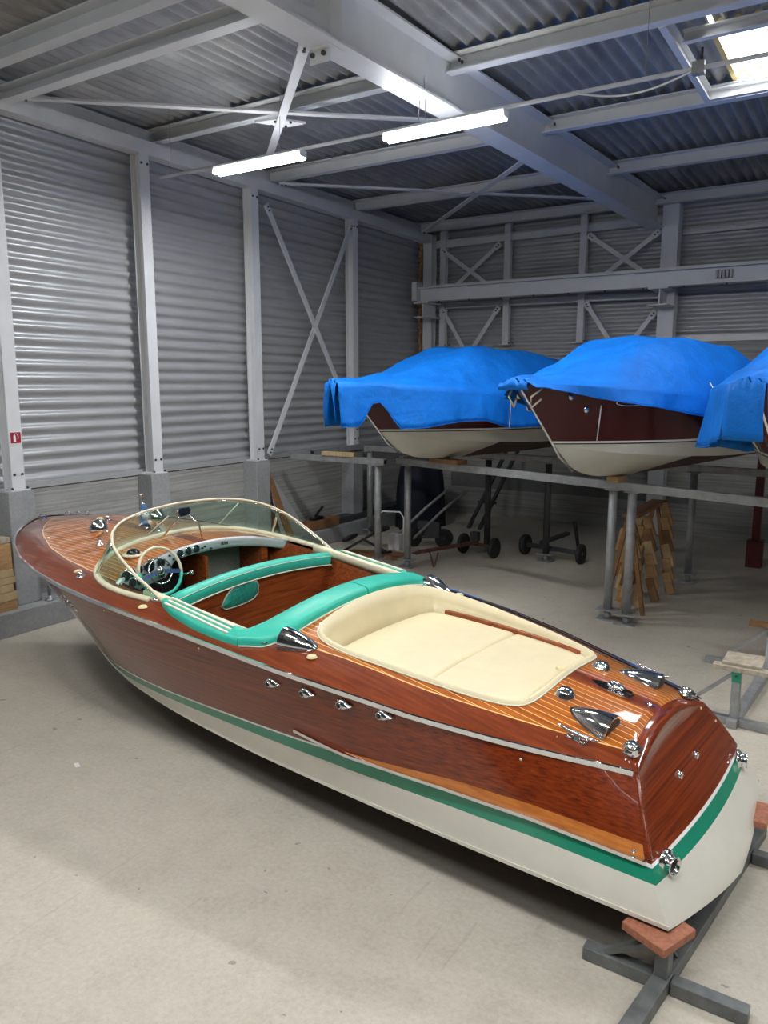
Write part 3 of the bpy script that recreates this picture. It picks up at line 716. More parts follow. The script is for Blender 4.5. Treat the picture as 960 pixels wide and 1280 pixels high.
DROP, RUN = 0.045, 0.075
def ctop(t): return deckc(0.34, t * 0.57)
def fade(t): return 1 - abs(t) ** 8
g = G(); P = []
for i in range(TN + 1):
    t = -1 + 2 * i / TN; c0 = gt(0) + WL_; c1 = ctop(t) - DROP * fade(t); row = []
    for k in range(11): row.append(tpt(t, c0 + (c1 - c0) * k / 10))
    a0, y0, z0 = row[-1]
    for k in range(1, 7):
        th = PI / 2 * k / 6; row.append((a0 + RUN * fade(t) * (1 - math.cos(th)), y0, z0 + DROP * fade(t) * math.sin(th)))
    P.append(row)
g.grid(P, True); bp('transom', g, 'mahog_trans')
tedge = [r[-1] for r in P]
# ---- deck with cockpit and sun-pad openings
def sm_poly(p, it=2):
    for _ in range(it):
        q = []
        for i in range(len(p)):
            a, b = Vector(p[i]), Vector(p[(i + 1) % len(p)]); q += [tuple(a * .75 + b * .25), tuple(a * .25 + b * .75)]
        p = q
    return p
CK = sm_poly([(4.40, 1.0), (4.58, .95), (4.64, .5), (4.66, .1), (4.67, -.3), (4.64, -.7), (4.50, -.95), (4.1, -.95), (3.6, -.95), (3.1, -.93), (2.92, -.86), (2.86, -.4), (2.85, 0), (2.86, .4), (2.92, .86), (3.1, .93), (3.6, .95), (4.1, .96)], 1)
SPh = [(2.62, 0), (2.61, .28), (2.60, .50), (2.56, .64), (2.47, .71), (2.24, .735), (1.93, .705), (1.53, .65), (1.27, .60), (1.09, .545), (1.01, .47), (.985, .30), (.98, 0)]
SP = SPh + [(a, -y) for a, y in SPh[::-1][1:-1]]
def inside(p, poly):
    x, y = p; c = False; n = len(poly)
    for i in range(n):
        x1, y1 = poly[i]; x2, y2 = poly[(i + 1) % n]
        if (y1 > y) != (y2 > y) and x < (x2 - x1) * (y - y1) / (y2 - y1) + x1: c = not c
    return c
def nearest(p, poly):
    best = (9, None); n = len(poly)
    for i in range(n):
        a = np.array(poly[i]); b = np.array(poly[(i + 1) % n]); d = b - a; t = max(0, min(1, float(np.dot(np.array(p) - a, d) / (d @ d + 1e-12)))); q = a + d * t
        r = float(np.hypot(*(q - p)))
        if r < best[0]: best = (r, tuple(q))
    return best
NA, NT = 230, 84
outl = [(a, b) for a, b, c in RB] ; outl = outl + [(a, -b) for a, b in outl[::-1]]
oa = np.array([[a, b] for a, b, c in RB])
def edist(a, y):
    y = abs(y); best = 9
    for i in range(len(oa) - 1):
        p, q = oa[i], oa[i + 1]; d = q - p; t = max(0, min(1, ((a - p[0]) * d[0] + (y - p[1]) * d[1]) / (d @ d))); r = math.hypot(p[0] + d[0] * t - a, p[1] + d[1] * t - y)
        best = min(best, r)
    return best
V = []; E_ = []; inf = []
for j in range(NT + 1):
    t = -1 + 2 * j / NT; k = (t + 1) / 2 * TN; i0 = min(TN - 1, int(k)); f = k - i0; te = [tedge[i0][q] * (1 - f) + tedge[i0 + 1][q] * f for q in range(3)]
    for i in range(NA + 1):
        u = i / NA; a = te[0] + (7.6 - te[0]) * (u if u < .8 else .8 + .2 * math.sin((u - .8) / .2 * PI / 2) if False else u)
        y = te[1] if i == 0 else t * br_(a); z = te[2] if i == 0 else deckc(a, y)
        V.append([a, y, z]); E_.append(edist(a, y)); inf.append(1 if inside((a, y), CK) else 2 if inside((a, y), SP) else 0)
F_ = []; W_ = NA + 1
for j in range(NT):
    for i in range(NA):
        q = [j * W_ + i, j * W_ + i + 1, (j + 1) * W_ + i + 1, (j + 1) * W_ + i]
        s_ = [inf[k] for k in q]
        if min(s_) > 0: continue
        F_.append(q)
        if max(s_) > 0:
            for k in q:
                if inf[k] > 0 and V[k][0] is not None:
                    poly = CK if inf[k] == 1 else SP; r, p = nearest(V[k][:2], poly); V[k] = [p[0], p[1], deckc(*p)]
g = G(); g.add(V, F_, True)
used = sorted({k for f in F_ for k in f}); rm = {k: n for n, k in enumerate(used)}
g = G(); g.add([V[k] for k in used], [[rm[k] for k in f] for f in F_], True)
bp('deck_planking', g, 'deck', attr=[E_[k] for k in used])
# ---- rub rail, spray rail, keel
def railpath(a0, side, off=0.0, n=90):
    out = []
    for i in range(n + 1):
        a = a0 + (7.6 - a0) * (1 - (1 - i / n) ** 2); b, c = interp(RBs, a); out.append((a + (off if a > 7.3 else 0) * ((a - 7.3) / .3 if a > 7.3 else 0), side * (b + off), c))
    return out
pth = railpath(.325, 1, .008); pth2 = railpath(.325, -1, .008)
full = pth + pth2[::-1][1:]
bp('rub_rail', G().sweep(full, [(-.012, -.015), (.006, -.015), (.011, -.009), (.006, -.003), (.006, .004), (.010, .009), (.005, .014), (-.012, .014)], smooth=False), 'chrome')
bp('rail_reflection_strip', G().sweep([(a, y * 1.004, c) for a, y, c in full], [(-.004, -.0065), (.0115, -.0055), (.0115, .0065), (-.004, .0075)]), 'black')  # black strip stands in for the dark reflection along the chrome
g = G(); st = G()
for sg in (1, -1):
    p = []
    for i in range(40):
        A = 0.02 + 2.45 * i / 39; up = max(0, (A - 2.0) / .45) ** 1.5 * .06; a, b, c = H1.side(A, gt(A) + WL_ + .004 + up); p.append((a, sg * (b + .012), c))
    g.sweep(p, [(-.014, -.010), (.012, -.010), (.016, 0), (.012, .010), (-.014, .010)])
    P = []
    for i in range(40):
        A = 0.03 + 2.05 * i / 39; w = .055 * min(1, (2.08 - A) / .9 + .05); q = []
        for k in range(3):
            a, b, c = H1.side(A, gt(A) + WL_ + .012 + w * k / 2); q.append((a, sg * (b + (.006 if k < 2 else .001)), c))
        P.append(q if sg < 0 else q[::-1])
    st.grid(P, True)
bp('spray_rail', g, 'chrome'); bp('light_wood_strip', st, 'mahog_strip', label='lighter mahogany strip above the spray rail')
for sg in (1, -1):
    q = [interp(H1.chine, A) for A in np.linspace(0.0, 7.3, 80)]
    bp('chine_strip', G().sweep([(a, sg * (b + .004), c + .012) for a, b, c in q], [(-.004, -.011), (.007, -.011), (.009, .006), (-.004, .011)]), 'hull_white')
    q = [H1.side(0, c) for c in np.linspace(gt(0) + .025, .585, 16)]
    bp('corner_highlight_bead', G().tube([(a + .010, sg * (b - .010), c) for a, b, c in q], .017, 12), 'mahog_side')  # added bead along the transom corner, there to catch a highlight
bp('keel', G().sweep([(a, 0, c - .03) for a, c in ((.9, -.115), (3, -.132), (5.2, -.118), (5.9, -.045))], [(-.03, -.04), (.03, -.04), (.03, .05), (-.03, .05)]), 'hull_white')
bp('rudder', G().sweep([(.22, 0, -.12), (.20, 0, -.28)], [(-.012, -.10), (.012, -.10), (.012, .10), (-.012, .10)], up=(1, 0, 0)), 'steel_dark')
g = G()
for sg in (1, -1):
    p = [H1.side(.012, c) for c in [0.0 + .6 * k / 14 for k in range(15)]]
    g.tube([(a - .004, sg * (b - .002), c) for a, b, c in p if c < gt(0) - .02], .004, 6)
# ---- sun pad well
sp = sm_poly(SP, 2)
cz = (1.75, 0)
def inset(poly, d):
    n = len(poly); out = []
    for i in range(n):
        p0, p1, p2 = Vector(poly[i - 1]), Vector(poly[i]), Vector(poly[(i + 1) % n]); t = (p2 - p0).normalized(); nn = Vector((-t.y, t.x)); 
        if (Vector(cz) - p1).dot(nn) < 0: nn = -nn
        out.append(tuple(p1 + nn * d))
    return out
dps = [max(0, deckc(*q) - (0.772 + 0.018 * (q[0] - 1.0) - 0.03 * q[1] ** 2) + .01) for q in sp]
def insetv(f): 
    return [tuple(Vector(a).lerp(Vector(b), (f(d))/.1)) for a, b, d in zip(sp, inset(sp, .1), dps)]
padtop = lambda a, y: 0.772 + 0.018 * (a - 1.0) - 0.03 * y * y
P = []
for i, (p, q, r_, s_, u_) in enumerate(zip(inset(sp, -.018), inset(sp, -.010), inset(sp, .008), insetv(lambda d: .02 + .02 * min(1, d / .12)), insetv(lambda d: .03 + .035 * min(1, d / .12)))):
    dz = deckc(*sp[i]); zf = padtop(*u_) - .01; dp = max(0, dz - zf)
    P.append([(*p, deckc(*p) + .001), (*q, dz + .022), (*r_, dz + .026), (*s_, dz - .012 - .25 * dp), (s_[0] * .5 + u_[0] * .5, s_[1] * .5 + u_[1] * .5, dz - .02 - .62 * dp), (*u_, zf + .035 * min(1, dp / .06)), (u_[0], u_[1], zf - .06)])
g = G(); g.grid(P, True, wrapu=True); bp('sunpad_surround', g, 'cream')
g = G().tube([(*p, deckc(*p) + .006) for p in inset(sp, -.020)], .005, 6, closed=True); bp('sunpad_piping', g, 'cream_pipe')
cpoly = insetv(lambda d: .042 + .053 * min(1, d / .12))
for sg in (1, -1):
    pts = sorted([(a, y) for a, y in inset(sp, .078) if (1.12 if sg < 0 else 1.75) < a < 2.40 and y * sg > 0])
    bp('well_side_board', G().sweep([(a, y, padtop(a, y) + .005) for a, y in pts], [(-.014, -.06), (.014, -.06), (.014, .018), (-.014, .018)]), 'mahog_int')
bp('well_floor', G().prism(inset(sp, .05), lambda a, y: padtop(a, y) - .12, lambda a, y: padtop(a, y) - .08), 'dark_int')
def halfw(a):
    ys = []
    n = len(cpoly)
    for i in range(n):
        (x1, y1), (x2, y2) = cpoly[i], cpoly[(i + 1) % n]
        if (x1 - a) * (x2 - a) <= 0 and x1 != x2: ys.append(abs(y1 + (y2 - y1) * (a - x1) / (x2 - x1)))
    return max(ys) if ys else 0.0
amin, amax = min(a for a, _ in cpoly), max(a for a, _ in cpoly)
def cushion(a0, a1):
    n, m = 26, 22; P = []; hw = [halfw(a0 + (a1 - a0) * (.5 - .5 * math.cos(PI * i / n)) * .9998 + .0001) for i in range(n + 1)]
    for i in range(n + 1):
        a = a0 + (a1 - a0) * (.5 - .5 * math.cos(PI * i / n)); w = max(.12, hw[i]); row = []
        da = min(a - a0, a1 - a)
        for k in range(m + 1):
            t = -math.cos(PI * k / m); dy = (1 - abs(t)) * w; d = min(da, dy); r = .03
            z = 0 if d >= r else -(r - math.sqrt(max(0, r * r - (r - d) ** 2))); row.append((a, t * w, padtop(a, t * w) + z + .012 * (1 - t * t)))
        row = [(a, -w, padtop(a, w) - .09)] + row + [(a, w, padtop(a, w) - .09)]
        P.append(row)
    P = [[(p[0], p[1], p[2] - .08) for p in P[0]]] + P + [[(p[0], p[1], p[2] - .08) for p in P[-1]]]
    return G().grid(P[::-1], True)
bp('sun_cushion', cushion(amin + .004, 1.69), 'cream'); bp('sun_cushion', cushion(1.692, amax - .004), 'cream')

# ---- cockpit tub
zfl = 0.22
tub = sm_poly([(4.60, .93), (4.62, 0), (4.60, -.93), (3.6, -.93), (2.95, -.90), (2.88, -.4), (2.86, 0), (2.88, .4), (2.95, .90), (3.6, .93)], 1)
g = G()
for sg in (1, -1):
    P = [[(a, sg * (.93 if z > .6 else .80), z) for z in (zfl, .5, deckc(a, .95) - .02)] for a in np.linspace(2.9, 5.0, 20)]
    g.grid(P if sg < 0 else P, False)
bp('cockpit_side_panel', g, 'mahog_int')
g = G(); g.box(2.9, 5.0, -.80, .80, zfl - .02, zfl); bp('cockpit_floor', g, 'dark_int')
g = G(); g.box(2.86, 2.90, -.80, .80, zfl, .86); bp('rear_bulkhead', g, 'mahog_int')
g = G(); g.box(5.00, 5.03, -.72, -.05, zfl, 1.08); bp('footwell_panel', g, 'grey_carpet', label='grey carpeted footwell panel')
g = G(); g.box(5.03, 5.05, -.66, .66, zfl, .98); bp('forward_bulkhead', g, 'dark_int')
g = G(); g.box(4.66, 5.0, -.80, -.72, zfl, 1.05); g.box(4.66, 5.0, -.05, -.02, zfl, 1.05); bp('footwell_side', g, 'mahog_int')
# front bench: backrest roll, mahogany back with pocket, seat
def bpath(dy=0, z=0, da=0): return [(3.90 + .06 * (1 - (y / .88) ** 2) + da, y, 1.035 + .05 * (1 - (y / .9) ** 2) + z) for y in np.linspace(.87, -.87, 25)]
fb = bp('front_bench', G().sweep(bpath(z=-.065), [(-.055, -.06), (-.02, -.07), (.045, -.065), (.058, -.03), (.060, .02), (.045, .048), (.0, .06), (-.045, .05), (-.058, .02)], smooth=True), 'turq', label='turquoise padded front bench with cream piping')
sub(fb, 'piping', G().tube([(a - .060, y, z - .02) for a, y, z in bpath(z=-.10)], .006, 6).tube([(a - .058, y, z) for a, y, z in bpath(z=-.035)], .003, 6), 'cream_pipe')
g = G(); P = [[(a - .03, y, z - .12), (a + .02, y, zfl)] for a, y, z in bpath()]; g.grid(P, True)
P = [[(a, y, z - .12), (a + .05, y, zfl)] for a, y, z in bpath()][::-1]; g.grid(P, True); sub(fb, 'backrest_panel', g, 'mahog_int')
pk = [(.43, .80), (.35, .925), (.26, .975), (.10, .985), (-.02, .955), (.00, .82), (.18, .79)]
def pkp(y, z, o): return (3.90 + .06 * (1 - (y / .88) ** 2) - .03 + (1.0 - z) * .06 - o, y, z - .02)
pc = (.2, .88); pks = sm_poly(pk, 1)
g = G(); rows = [[pkp(pc[0] + (y - pc[0]) * q, pc[1] + (z - pc[1]) * q, o) for y, z in pks] for q, o in ((1, 0.0), (.97, .016), (.7, .024), (.01, .026))]
g.grid([r + [r[0]] for r in rows], True); sub(fb, 'seatback_pocket', g, 'turq_dark')
sub(fb, 'pocket_piping', G().tube([pkp(y, z, .012) for y, z in pks], .007, 6, closed=True), 'cream_pipe')
g = G(); g.box(4.02, 4.42, -.82, .82, .55, .66); sub(fb, 'seat_cushion', g, 'turq', bevel=.03)
g = G(); g.box(4.05, 4.38, -.80, .80, zfl, .55); sub(fb, 'seat_box', g, 'mahog_int')
g = G()
for y, dz in ((-.16, 0), (-.34, .01)): g.tube([(3.80, y, .66), (3.62, y - .10, .60)], .008, 6)
bp('seat_strap', g, 'mahog_strip')
# rear bench top pads (two halves meeting off centre) and side pads
def pad(outer, inner, h=.055, name='rear_pad', seamx=None):
    """outer/inner: equal-length (a,y) lists; pad swept between, rounded"""
    P = []
    n = len(outer)
    for i in range(n):
        o, q = Vector(outer[i]), Vector(inner[i]); row = []
        for u, z in ((0, .0), (0, .6), (.04, .86), (.14, 1), (.5, 1.08), (.86, 1), (.96, .86), (1, .6), (1, -.9)):
            p = o.lerp(q, u); e = 1
            row.append((p.x, p.y, deckc(p.x, p.y) + h * z * e))
        P.append(row)
    g = G(); g.grid(P, True)
    for r in (P[0], P[-1]):
        vs = r; g.add(vs, [tuple(range(len(vs)))], False)
    return g
def edge(t0, t1, n=14):
    O = [(1.045, 2.955), (.97, 2.78), (.86, 2.705), (.7, 2.68), (.5, 2.665), (.2, 2.655), (0, 2.65), (-.2, 2.655), (-.5, 2.665), (-.7, 2.68), (-.86, 2.705), (-.97, 2.78), (-1.045, 2.955)]
    I = [(.985, 3.02), (.90, 2.97), (.80, 2.93), (.66, 2.905), (.46, 2.885), (.2, 2.875), (0, 2.87), (-.2, 2.875), (-.46, 2.885), (-.66, 2.905), (-.80, 2.93), (-.90, 2.97), (-.985, 3.02)]
    o, q = [], []
    for i in range(n):
        k = (t0 + (t1 - t0) * i / (n - 1)) * 12; j = min(11, int(k)); f = k - j
        o.append((O[j][1] * (1 - f) + O[j + 1][1] * f, O[j][0] * (1 - f) + O[j + 1][0] * f)); q.append((I[j][1] * (1 - f) + I[j + 1][1] * f, I[j][0] * (1 - f) + I[j + 1][0] * f))
    return o, q
for t0, t1 in ((0, .497), (.503, 1)):
    o, q = edge(t0, t1, 26); r_ = bp('rear_seat_pad', pad(o, q, .06), 'turq')
    sub(r_, 'piping', G().tube([(a, y, deckc(a, y) + .004) for a, y in [(p[0] - .003, p[1]) for p in o]], .006, 6), 'cream_pipe')
for sg in (1, -1):
    o = [(3.86, sg * 1.02), (3.70, sg * 1.06), (3.42, sg * 1.08), (3.17, sg * 1.07), (2.965, sg * 1.045)]; q = [(3.86, sg * .98), (3.70, sg * .95), (3.42, sg * .945), (3.17, sg * .94), (3.0, sg * .925)]
    def dens(p):
        xs = [a for a, _ in p][::-1]; ys = [b for _, b in p][::-1]; return [(x, float(np.interp(x, xs, ys))) for x in np.linspace(xs[-1], xs[0], 16)]
    r_ = bp('side_pad', pad(dens(o), dens(q), .05), 'turq')
    g = G()
    for yy in (1.035, 1.0, .965): g.sweep([(a, sg * yy, deckc(a, yy) + .056) for a in np.linspace(3.80, 3.08, 10)], [(-.009, -.005), (.009, -.005), (.009, .005), (-.009, .005)])
    sub(r_, 'cream_slat', g, 'cream_pipe')
# cream coaming around cockpit edge
for sg in (1, -1):
    p = [(a, sg * y, deckc(a, y) + .012) for a, y in ((3.02, .925), (3.3, .935), (3.6, .945), (3.9, .955), (4.02, .96), (4.14, .96))]
    bp('cream_coaming', G().sweep(p, [(-.035, -.05), (.035, -.05), (.035, .012), (.015, .022), (-.015, .022), (-.035, .012)], smooth=True), 'cream_trim')
# dash
def dtop(y): return 4.665 - .05 * (abs(y) / .95) ** 4 - (.0 if y > -.6 else .10 * ((-.6 - y) / .35) ** 2) - (.0 if y < .6 else .08 * ((y - .6) / .35) ** 2)
def dbot(y):
    t = deckc(4.66, y)
    if y > .30: w = min(1, (y - .30) / .12) * min(1, (1.06 - y) / .07 + .15); return t - .115 - .115 * (w * w * (3 - 2 * w))
    return t - .105
P = []
for y in np.linspace(1.0, -.94, 60):
    zt = deckc(4.66, y) - .004; zb = dbot(y); P.append([(dtop(y) + .02, y, zt + .003), (dtop(y) - .012, y, zt), (dtop(y) - .02, y, zt - .012)] + [(dtop(y) - .02 + .03 * k, y, zt - .012 + (zb - zt + .012) * k) for k in (.35, .7, 1)] + [(dtop(y) + .04, y, zb)])
g = G(); g.grid(P, True); dash = bp('dashboard', g, 'steel_brushed', label='curved bright metal dashboard')
def disc(o, r, ax, d=.012, n=20): return G().lathe([(r, 0), (r, d * .7), (r * .93, d)], o, ax, n)
gau = [(.88, 1.075, .044), (.80, .995, .036), (.80, 1.08, .034), (.93, 1.0, .026), (.70, 1.085, .030), (.60, 1.09, .055), (.475, 1.10, .042), (.475, .985, .030), (.72, .985, .030), (.265, 1.135, .036), (.175, 1.142, .036), (.085, 1.146, .036)]
for y, z, r in gau:
    o = (dtop(y) - .018, y, z); ax = (-1, 0, .12)
    b = sub(dash, 'gauge', G().lathe([(r, -.01), (r * 1.0, .006)], o, ax, 20), 'gauge')
    sub_g = G().lathe([(r * 1.12, -.01), (r * 1.14, .006), (r * 1.0, .011), (r * .97, .004)], o, ax, 20)
    nd_ = Vector(o) + Vector(ax).normalized() * .009
    sub_g.bar(nd_, nd_ + Vector((0, r * .5, r * .45)), .003, .002, (1, 0, 0))
    for k in range(12):
        th = 2 * PI * k / 12; c_ = Vector((nd_.x, nd_.y + math.cos(th) * r * .8, nd_.z + math.sin(th) * r * .8)); sub_g.bar(c_, c_ + Vector((0, -math.cos(th), -math.sin(th))) * r * .16, .002, .002, (1, 0, 0))
    sub(dash, 'gauge_bezel', sub_g, 'chrome')
g = G()
for y, z in ((.02, 1.14), (-.01, 1.15), (.34, 1.10), (.38, 1.14), (.40, 1.06), (.54, 1.00), (.66, 1.03), (.93, .96), (-.08, 1.12)): g.lathe([(.010, 0), (.010, .012), (.006, .022)], (dtop(y) - .018, y, z), (-1, 0, .1), 10)
sub(dash, 'switch_knob', g, 'black')
# text helper
def text_mesh(name, s, size, M4, mat, parent, ext=.0015, shear=.25):
    cu = bpy.data.curves.new(name, 'FONT'); cu.body = s; cu.size = size; cu.extrude = ext; cu.shear = shear; cu.offset = size * .012
    ob = bpy.data.objects.new(name + '_src', cu); COL.objects.link(ob)
    bpy.context.view_layer.update(); me = bpy.data.meshes.new_from_object(ob.evaluated_get(bpy.context.evaluated_depsgraph_get()))
    bpy.data.objects.remove(ob); o = bpy.data.objects.new(name, me); COL.objects.link(o); o.parent = parent; o.matrix_local = M4
    me.materials.clear(); me.materials.append(M[mat]); return o
def frame(o, x, n):
    x = Vector(x).normalized(); n = Vector(n).normalized(); y = n.cross(x).normalized(); x = y.cross(n)
    return Matrix(((x.x, y.x, n.x, o[0]), (x.y, y.y, n.y, o[1]), (x.z, y.z, n.z, o[2]), (0, 0, 0, 1)))
text_mesh('dash_lettering', 'Riva', .05, frame((dtop(-.20) - .024, -.20, 1.125), (0, -1, 0), (-1, 0, .2)), 'black', dash)
a0 = H1.side(5.30, .74); a1 = H1.side(4.86, .74); up = H1.side(5.1, .84); lo = H1.side(5.1, .70)
xd = Vector(a1) - Vector(a0); ud = Vector(up) - Vector(lo); nn = xd.cross(ud)
if nn.y < 0: nn = -nn
text_mesh('name_lettering', 'Riva', .17, frame(Vector(a0) + nn.normalized() * .012 , xd, nn), 'chrome', boat, .003)
# compass on the dash top, in a cream ring
cb = bp('compass', G().ell((4.86, .60, deckc(4.86, .6) + .015), .06, .06, .045, 18, 8, half=True), 'gauge')
sub(cb, 'compass_ring', G().lathe([(.095, 0), (.095, .014), (.062, .018), (.062, 0)], (4.86, .60, deckc(4.86, .6)), n=24), 'cream_trim')
# steering wheel
wc = Vector((4.44, .62, 1.085)); wn = Vector((-1, 0, .36)).normalized(); wx = Vector((0, 1, 0)); wy = wn.cross(wx).normalized()
if wy.z < 0: wy = -wy
def wp(r, th): return wc + wx * r * math.cos(th) + wy * r * math.sin(th)
sw = bp('steering_wheel', G().lathe([(.035, -.02), (.045, .0), (.03, .02), (0, .03)], wc, wn, 20), 'chrome')
rr = .205
sub(sw, 'cream_rim', G().tube([wp(rr, R(a)) for a in range(5, 196, 10)], .013, 10, up=wn), 'cream_trim')
sub(sw, 'turquoise_rim', G().tube([wp(rr, R(a)) for a in range(195, 366, 10)], .0145, 10, up=wn), 'turq')
g = G()
for a in (-12, 192): g.bar(wp(.03, R(a)), wp(rr, R(a)), .035, .012, wn)
sub(sw, 'spoke', g, 'horn_blue')
sub(sw, 'horn_ring', G().tube([wp(.11, R(a)) for a in range(0, 360, 12)], .006, 8, closed=True, up=wn), 'chrome')
sub(sw, 'steering_column', G().tube([wc, wc - wn * .26], .022, 10), 'chrome')
g = G().tube([(4.50, .40, .99), (4.38, .36, 1.02)], .008, 8); g.ell((4.37, .355, 1.025), .02, .02, .02, 10, 6); bp('throttle_lever', g, 'chrome')
# ---- windshield
rimh = [(3.90, .985, 1.005), (4.05, .99, 1.085), (4.2, .998, 1.155), (4.40, .99, 1.252), (4.56, .96, 1.33), (4.68, .905, 1.386), (4.78, .82, 1.432), (4.87, .68, 1.474), (4.935, .46, 1.507), (4.96, .24, 1.523), (4.97, 0, 1.53)]
baseh = [(4.02, 1.02), (4.2, 1.045), (4.4, 1.06), (4.55, 1.055), (4.72, 1.025), (4.86, .965), (4.98, .85), (5.07, .68), (5.11, .46), (5.115, .24), (5.11, 0)]
def mir(h): return [tuple([p[0], *p[1:]]) for p in h] + [(p[0], -p[1], *p[2:]) for p in h[::-1][1:]]
def spl(pts, m=4):
    P = [Vector(p) for p in pts]; out = []; n = len(P)
    for i in range(n - 1):
        p0 = P[max(0, i - 1)]; p1 = P[i]; p2 = P[i + 1]; p3 = P[min(n - 1, i + 2)]
        for k in range(m):
            t = k / m; out.append(0.5 * ((2 * p1) + (p2 - p0) * t + (2 * p0 - 5 * p1 + 4 * p2 - p3) * t * t + (3 * p1 - p0 - 3 * p2 + p3) * t ** 3))
    out.append(P[-1]); return out
rim = spl(mir(rimh)); base = spl([(a, y, deckc(a, abs(y)) + .03) for a, y in mir(baseh)])
NB = len(base)
ws = bp('windshield_frame', G().tube(rim, .011, 10), 'cream_trim', label='cream topped wraparound windshield frame')
sub(ws, 'chrome_rim', G().tube([p - Vector((0, 0, .016)) for p in rim], .007, 8), 'chrome')
sub(ws, 'base_moulding', G().sweep([p - Vector((0, 0, .018)) for p in base], [(-.028, -.02), (.028, -.02), (.024, .008), (.008, .02), (-.008, .02), (-.024, .008)], smooth=True), 'cream_trim')
ks = 18
for i0, i1, ins in ((1, ks, 1), (ks, NB - 1 - ks, 0), (NB - 1 - ks, NB - 2, 1)):
    P = [[base[i].lerp(rim[i], u) for u in (0, .33, .66, 1)] for i in range(i0, i1 + 1)]
    g = G(); g.grid(P, True); sub(ws, 'glass_pane', g, 'glass', solid=.005)
for i in (ks, NB - 1 - ks):
    sub(ws, 'post', G().tube([base[i], rim[i]], .012, 8), 'chrome')
for sg in (1, -1):
    e = rim[0] if sg > 0 else rim[-1]; q = base[0] if sg > 0 else base[-1]
    sub(ws, 'end_bracket', G().ell((e.x + .08, e.y + sg * .01, e.z + .0), .045, .028, .02, 12, 8), 'chrome')
# mirror on two legs
mz = (4.80, .08, 1.475)
mr = bp('rear_view_mirror', G().prism([(-.075, -.01), (-.055, -.04), (.055, -.04), (.075, .012), (.05, .04), (-.05, .035)], -.012, .008).xf(Matrix.Translation(mz) @ Matrix.Rotation(R(90), 4, 'Z') @ Matrix.Rotation(R(-80), 4, 'X')), 'chrome')
sub(mr, 'mirror_glass', G().prism([(-.065, -.008), (-.05, -.033), (.05, -.033), (.065, .010), (.045, .033), (-.045, .029)], .008, .0095).xf(Matrix.Translation(mz) @ Matrix.Rotation(R(90), 4, 'Z') @ Matrix.Rotation(R(-80), 4, 'X')), 'gauge')
sub(mr, 'mirror_leg', G().tube([(4.82, .08, 1.46), (5.03, .16, deckc(5.03, .16) + .02)], .009, 8), 'chrome')
sub(mr, 'mirror_leg', G().tube([(4.80, .05, 1.46), (4.74, -.03, 1.35), (4.72, -.05, deckc(4.72, .05))], .007, 8), 'chrome')
for y in (-.55, .30): bp('wiper', G().tube([(5.09, y, deckc(5.09, y) + .05), (5.0, y - .19, 1.42)], .006, 6), 'cream_pipe')
# ---- pennant mast, searchlights, horns, caps
mast = bp('pennant_mast', G().tube([(5.52, 0, 1.20), (5.58, 0, 1.53)], .007, 8), 'chrome')
sub(mast, 'mast_ball', G().ell((5.585, 0, 1.545), .022, .022, .022, 12, 8), 'chrome')
sub(mast, 'mast_foot', G().lathe([(.035, 0), (.03, .012), (.014, .03), (.012, .08)], (5.52, 0, deckc(5.52, 0))), 'chrome')
P = []
for i in range(13):
    u = i / 12; row = []
    for k in range(7):
        v = k / 6; z = 1.50 - .24 * v - .05 * u; row.append((5.56 - .03 * v - .10 * u * (.4 + v), .02 + .05 * math.sin(u * 5 + v * 2) * (.3 + v) - .06 * u * (.3 + v), z - .02 * u))
    P.append(row)
fl_ = sub(mast, 'pennant', G().grid(P, True), 'flag_blue', solid=.003)
sub(mast, 'pennant_white_band', G().grid([[tuple(np.array(q) + (0, .004, 0)) for q in r[2:5]] for r in P[2:8]], True), 'white_cloth', solid=.002)
def searchlight(a, y, s=1.0, lens=True):
    z = deckc(a, y); o = G().lathe([(.0, -.075), (.045, -.065), (.075, -.03), (.088, .0), (.090, .02), (.085, .03)], (a, y, z + .16 * s), (.75, .0, .1), 22)
    q = bp('searchlight', o, 'chrome')
    sub(q, 'stem', G().lathe([(.045, 0), (.03, .015), (.012, .03), (.012, .10 * s)], (a, y, z)), 'chrome')
    sub(q, 'bracket', G().tube([(a, y + .03, z + .09), (a - .10, y - .02, z + .12), (a - .10, y - .03, z + .16)], .012, 8), 'chrome')
    sub(q, 'lens', G().lathe([(.084, .0), (.06, .015), (0, .02)], (a + .03, y, z + .164 * s), (.75, 0, .1), 22), 'pane'); return q
searchlight(5.42, .585); searchlight(5.32, .02, .8)
def cap(a, y, r=.026, mat='yellow_cap'): return bp('deck_cap', G().lathe([(r * 1.25, 0), (r * 1.25, .004), (r, .006), (r, .012), (r * .9, .015)], (a, y, deckc(a, y)), n=20), [mat])
for a, y in ((5.06, 1.02), (6.42, -.02), (2.40, .885), (2.40, -.885), (1.03, .0), (3.995, 1.10)): cap(a, y, .030)
def chrome_fit(name, a, y, parts, rz=0, s=1.0, tilt=True, mat='chrome'):
    """parts in local coords x fwd y port z up"""
    z = deckc(a, y); d = 1e-3; nx = -(deckc(a + d, y) - deckc(a - d, y)) / (2 * d); ny = -(deckc(a, y + d) - deckc(a, y - d)) / (2 * d); n = Vector((nx, ny, 1)).normalized()
    x = Vector((math.cos(rz), math.sin(rz), 0)); yv = n.cross(x).normalized(); x = yv.cross(n)
    Mx = Matrix(((x.x * s, yv.x * s, n.x * s, a), (x.y * s, yv.y * s, n.y * s, y), (x.z * s, yv.z * s, n.z * s, z), (0, 0, 0, 1)))
    return bp(name, parts.xf(Mx), mat), Mx
def nav_light():
    g = G().lathe([(.04, 0), (.04, .008), (.025, .014)], n=16); g.ell((.01, 0, .03), .035, .022, .02, 12, 8); return g
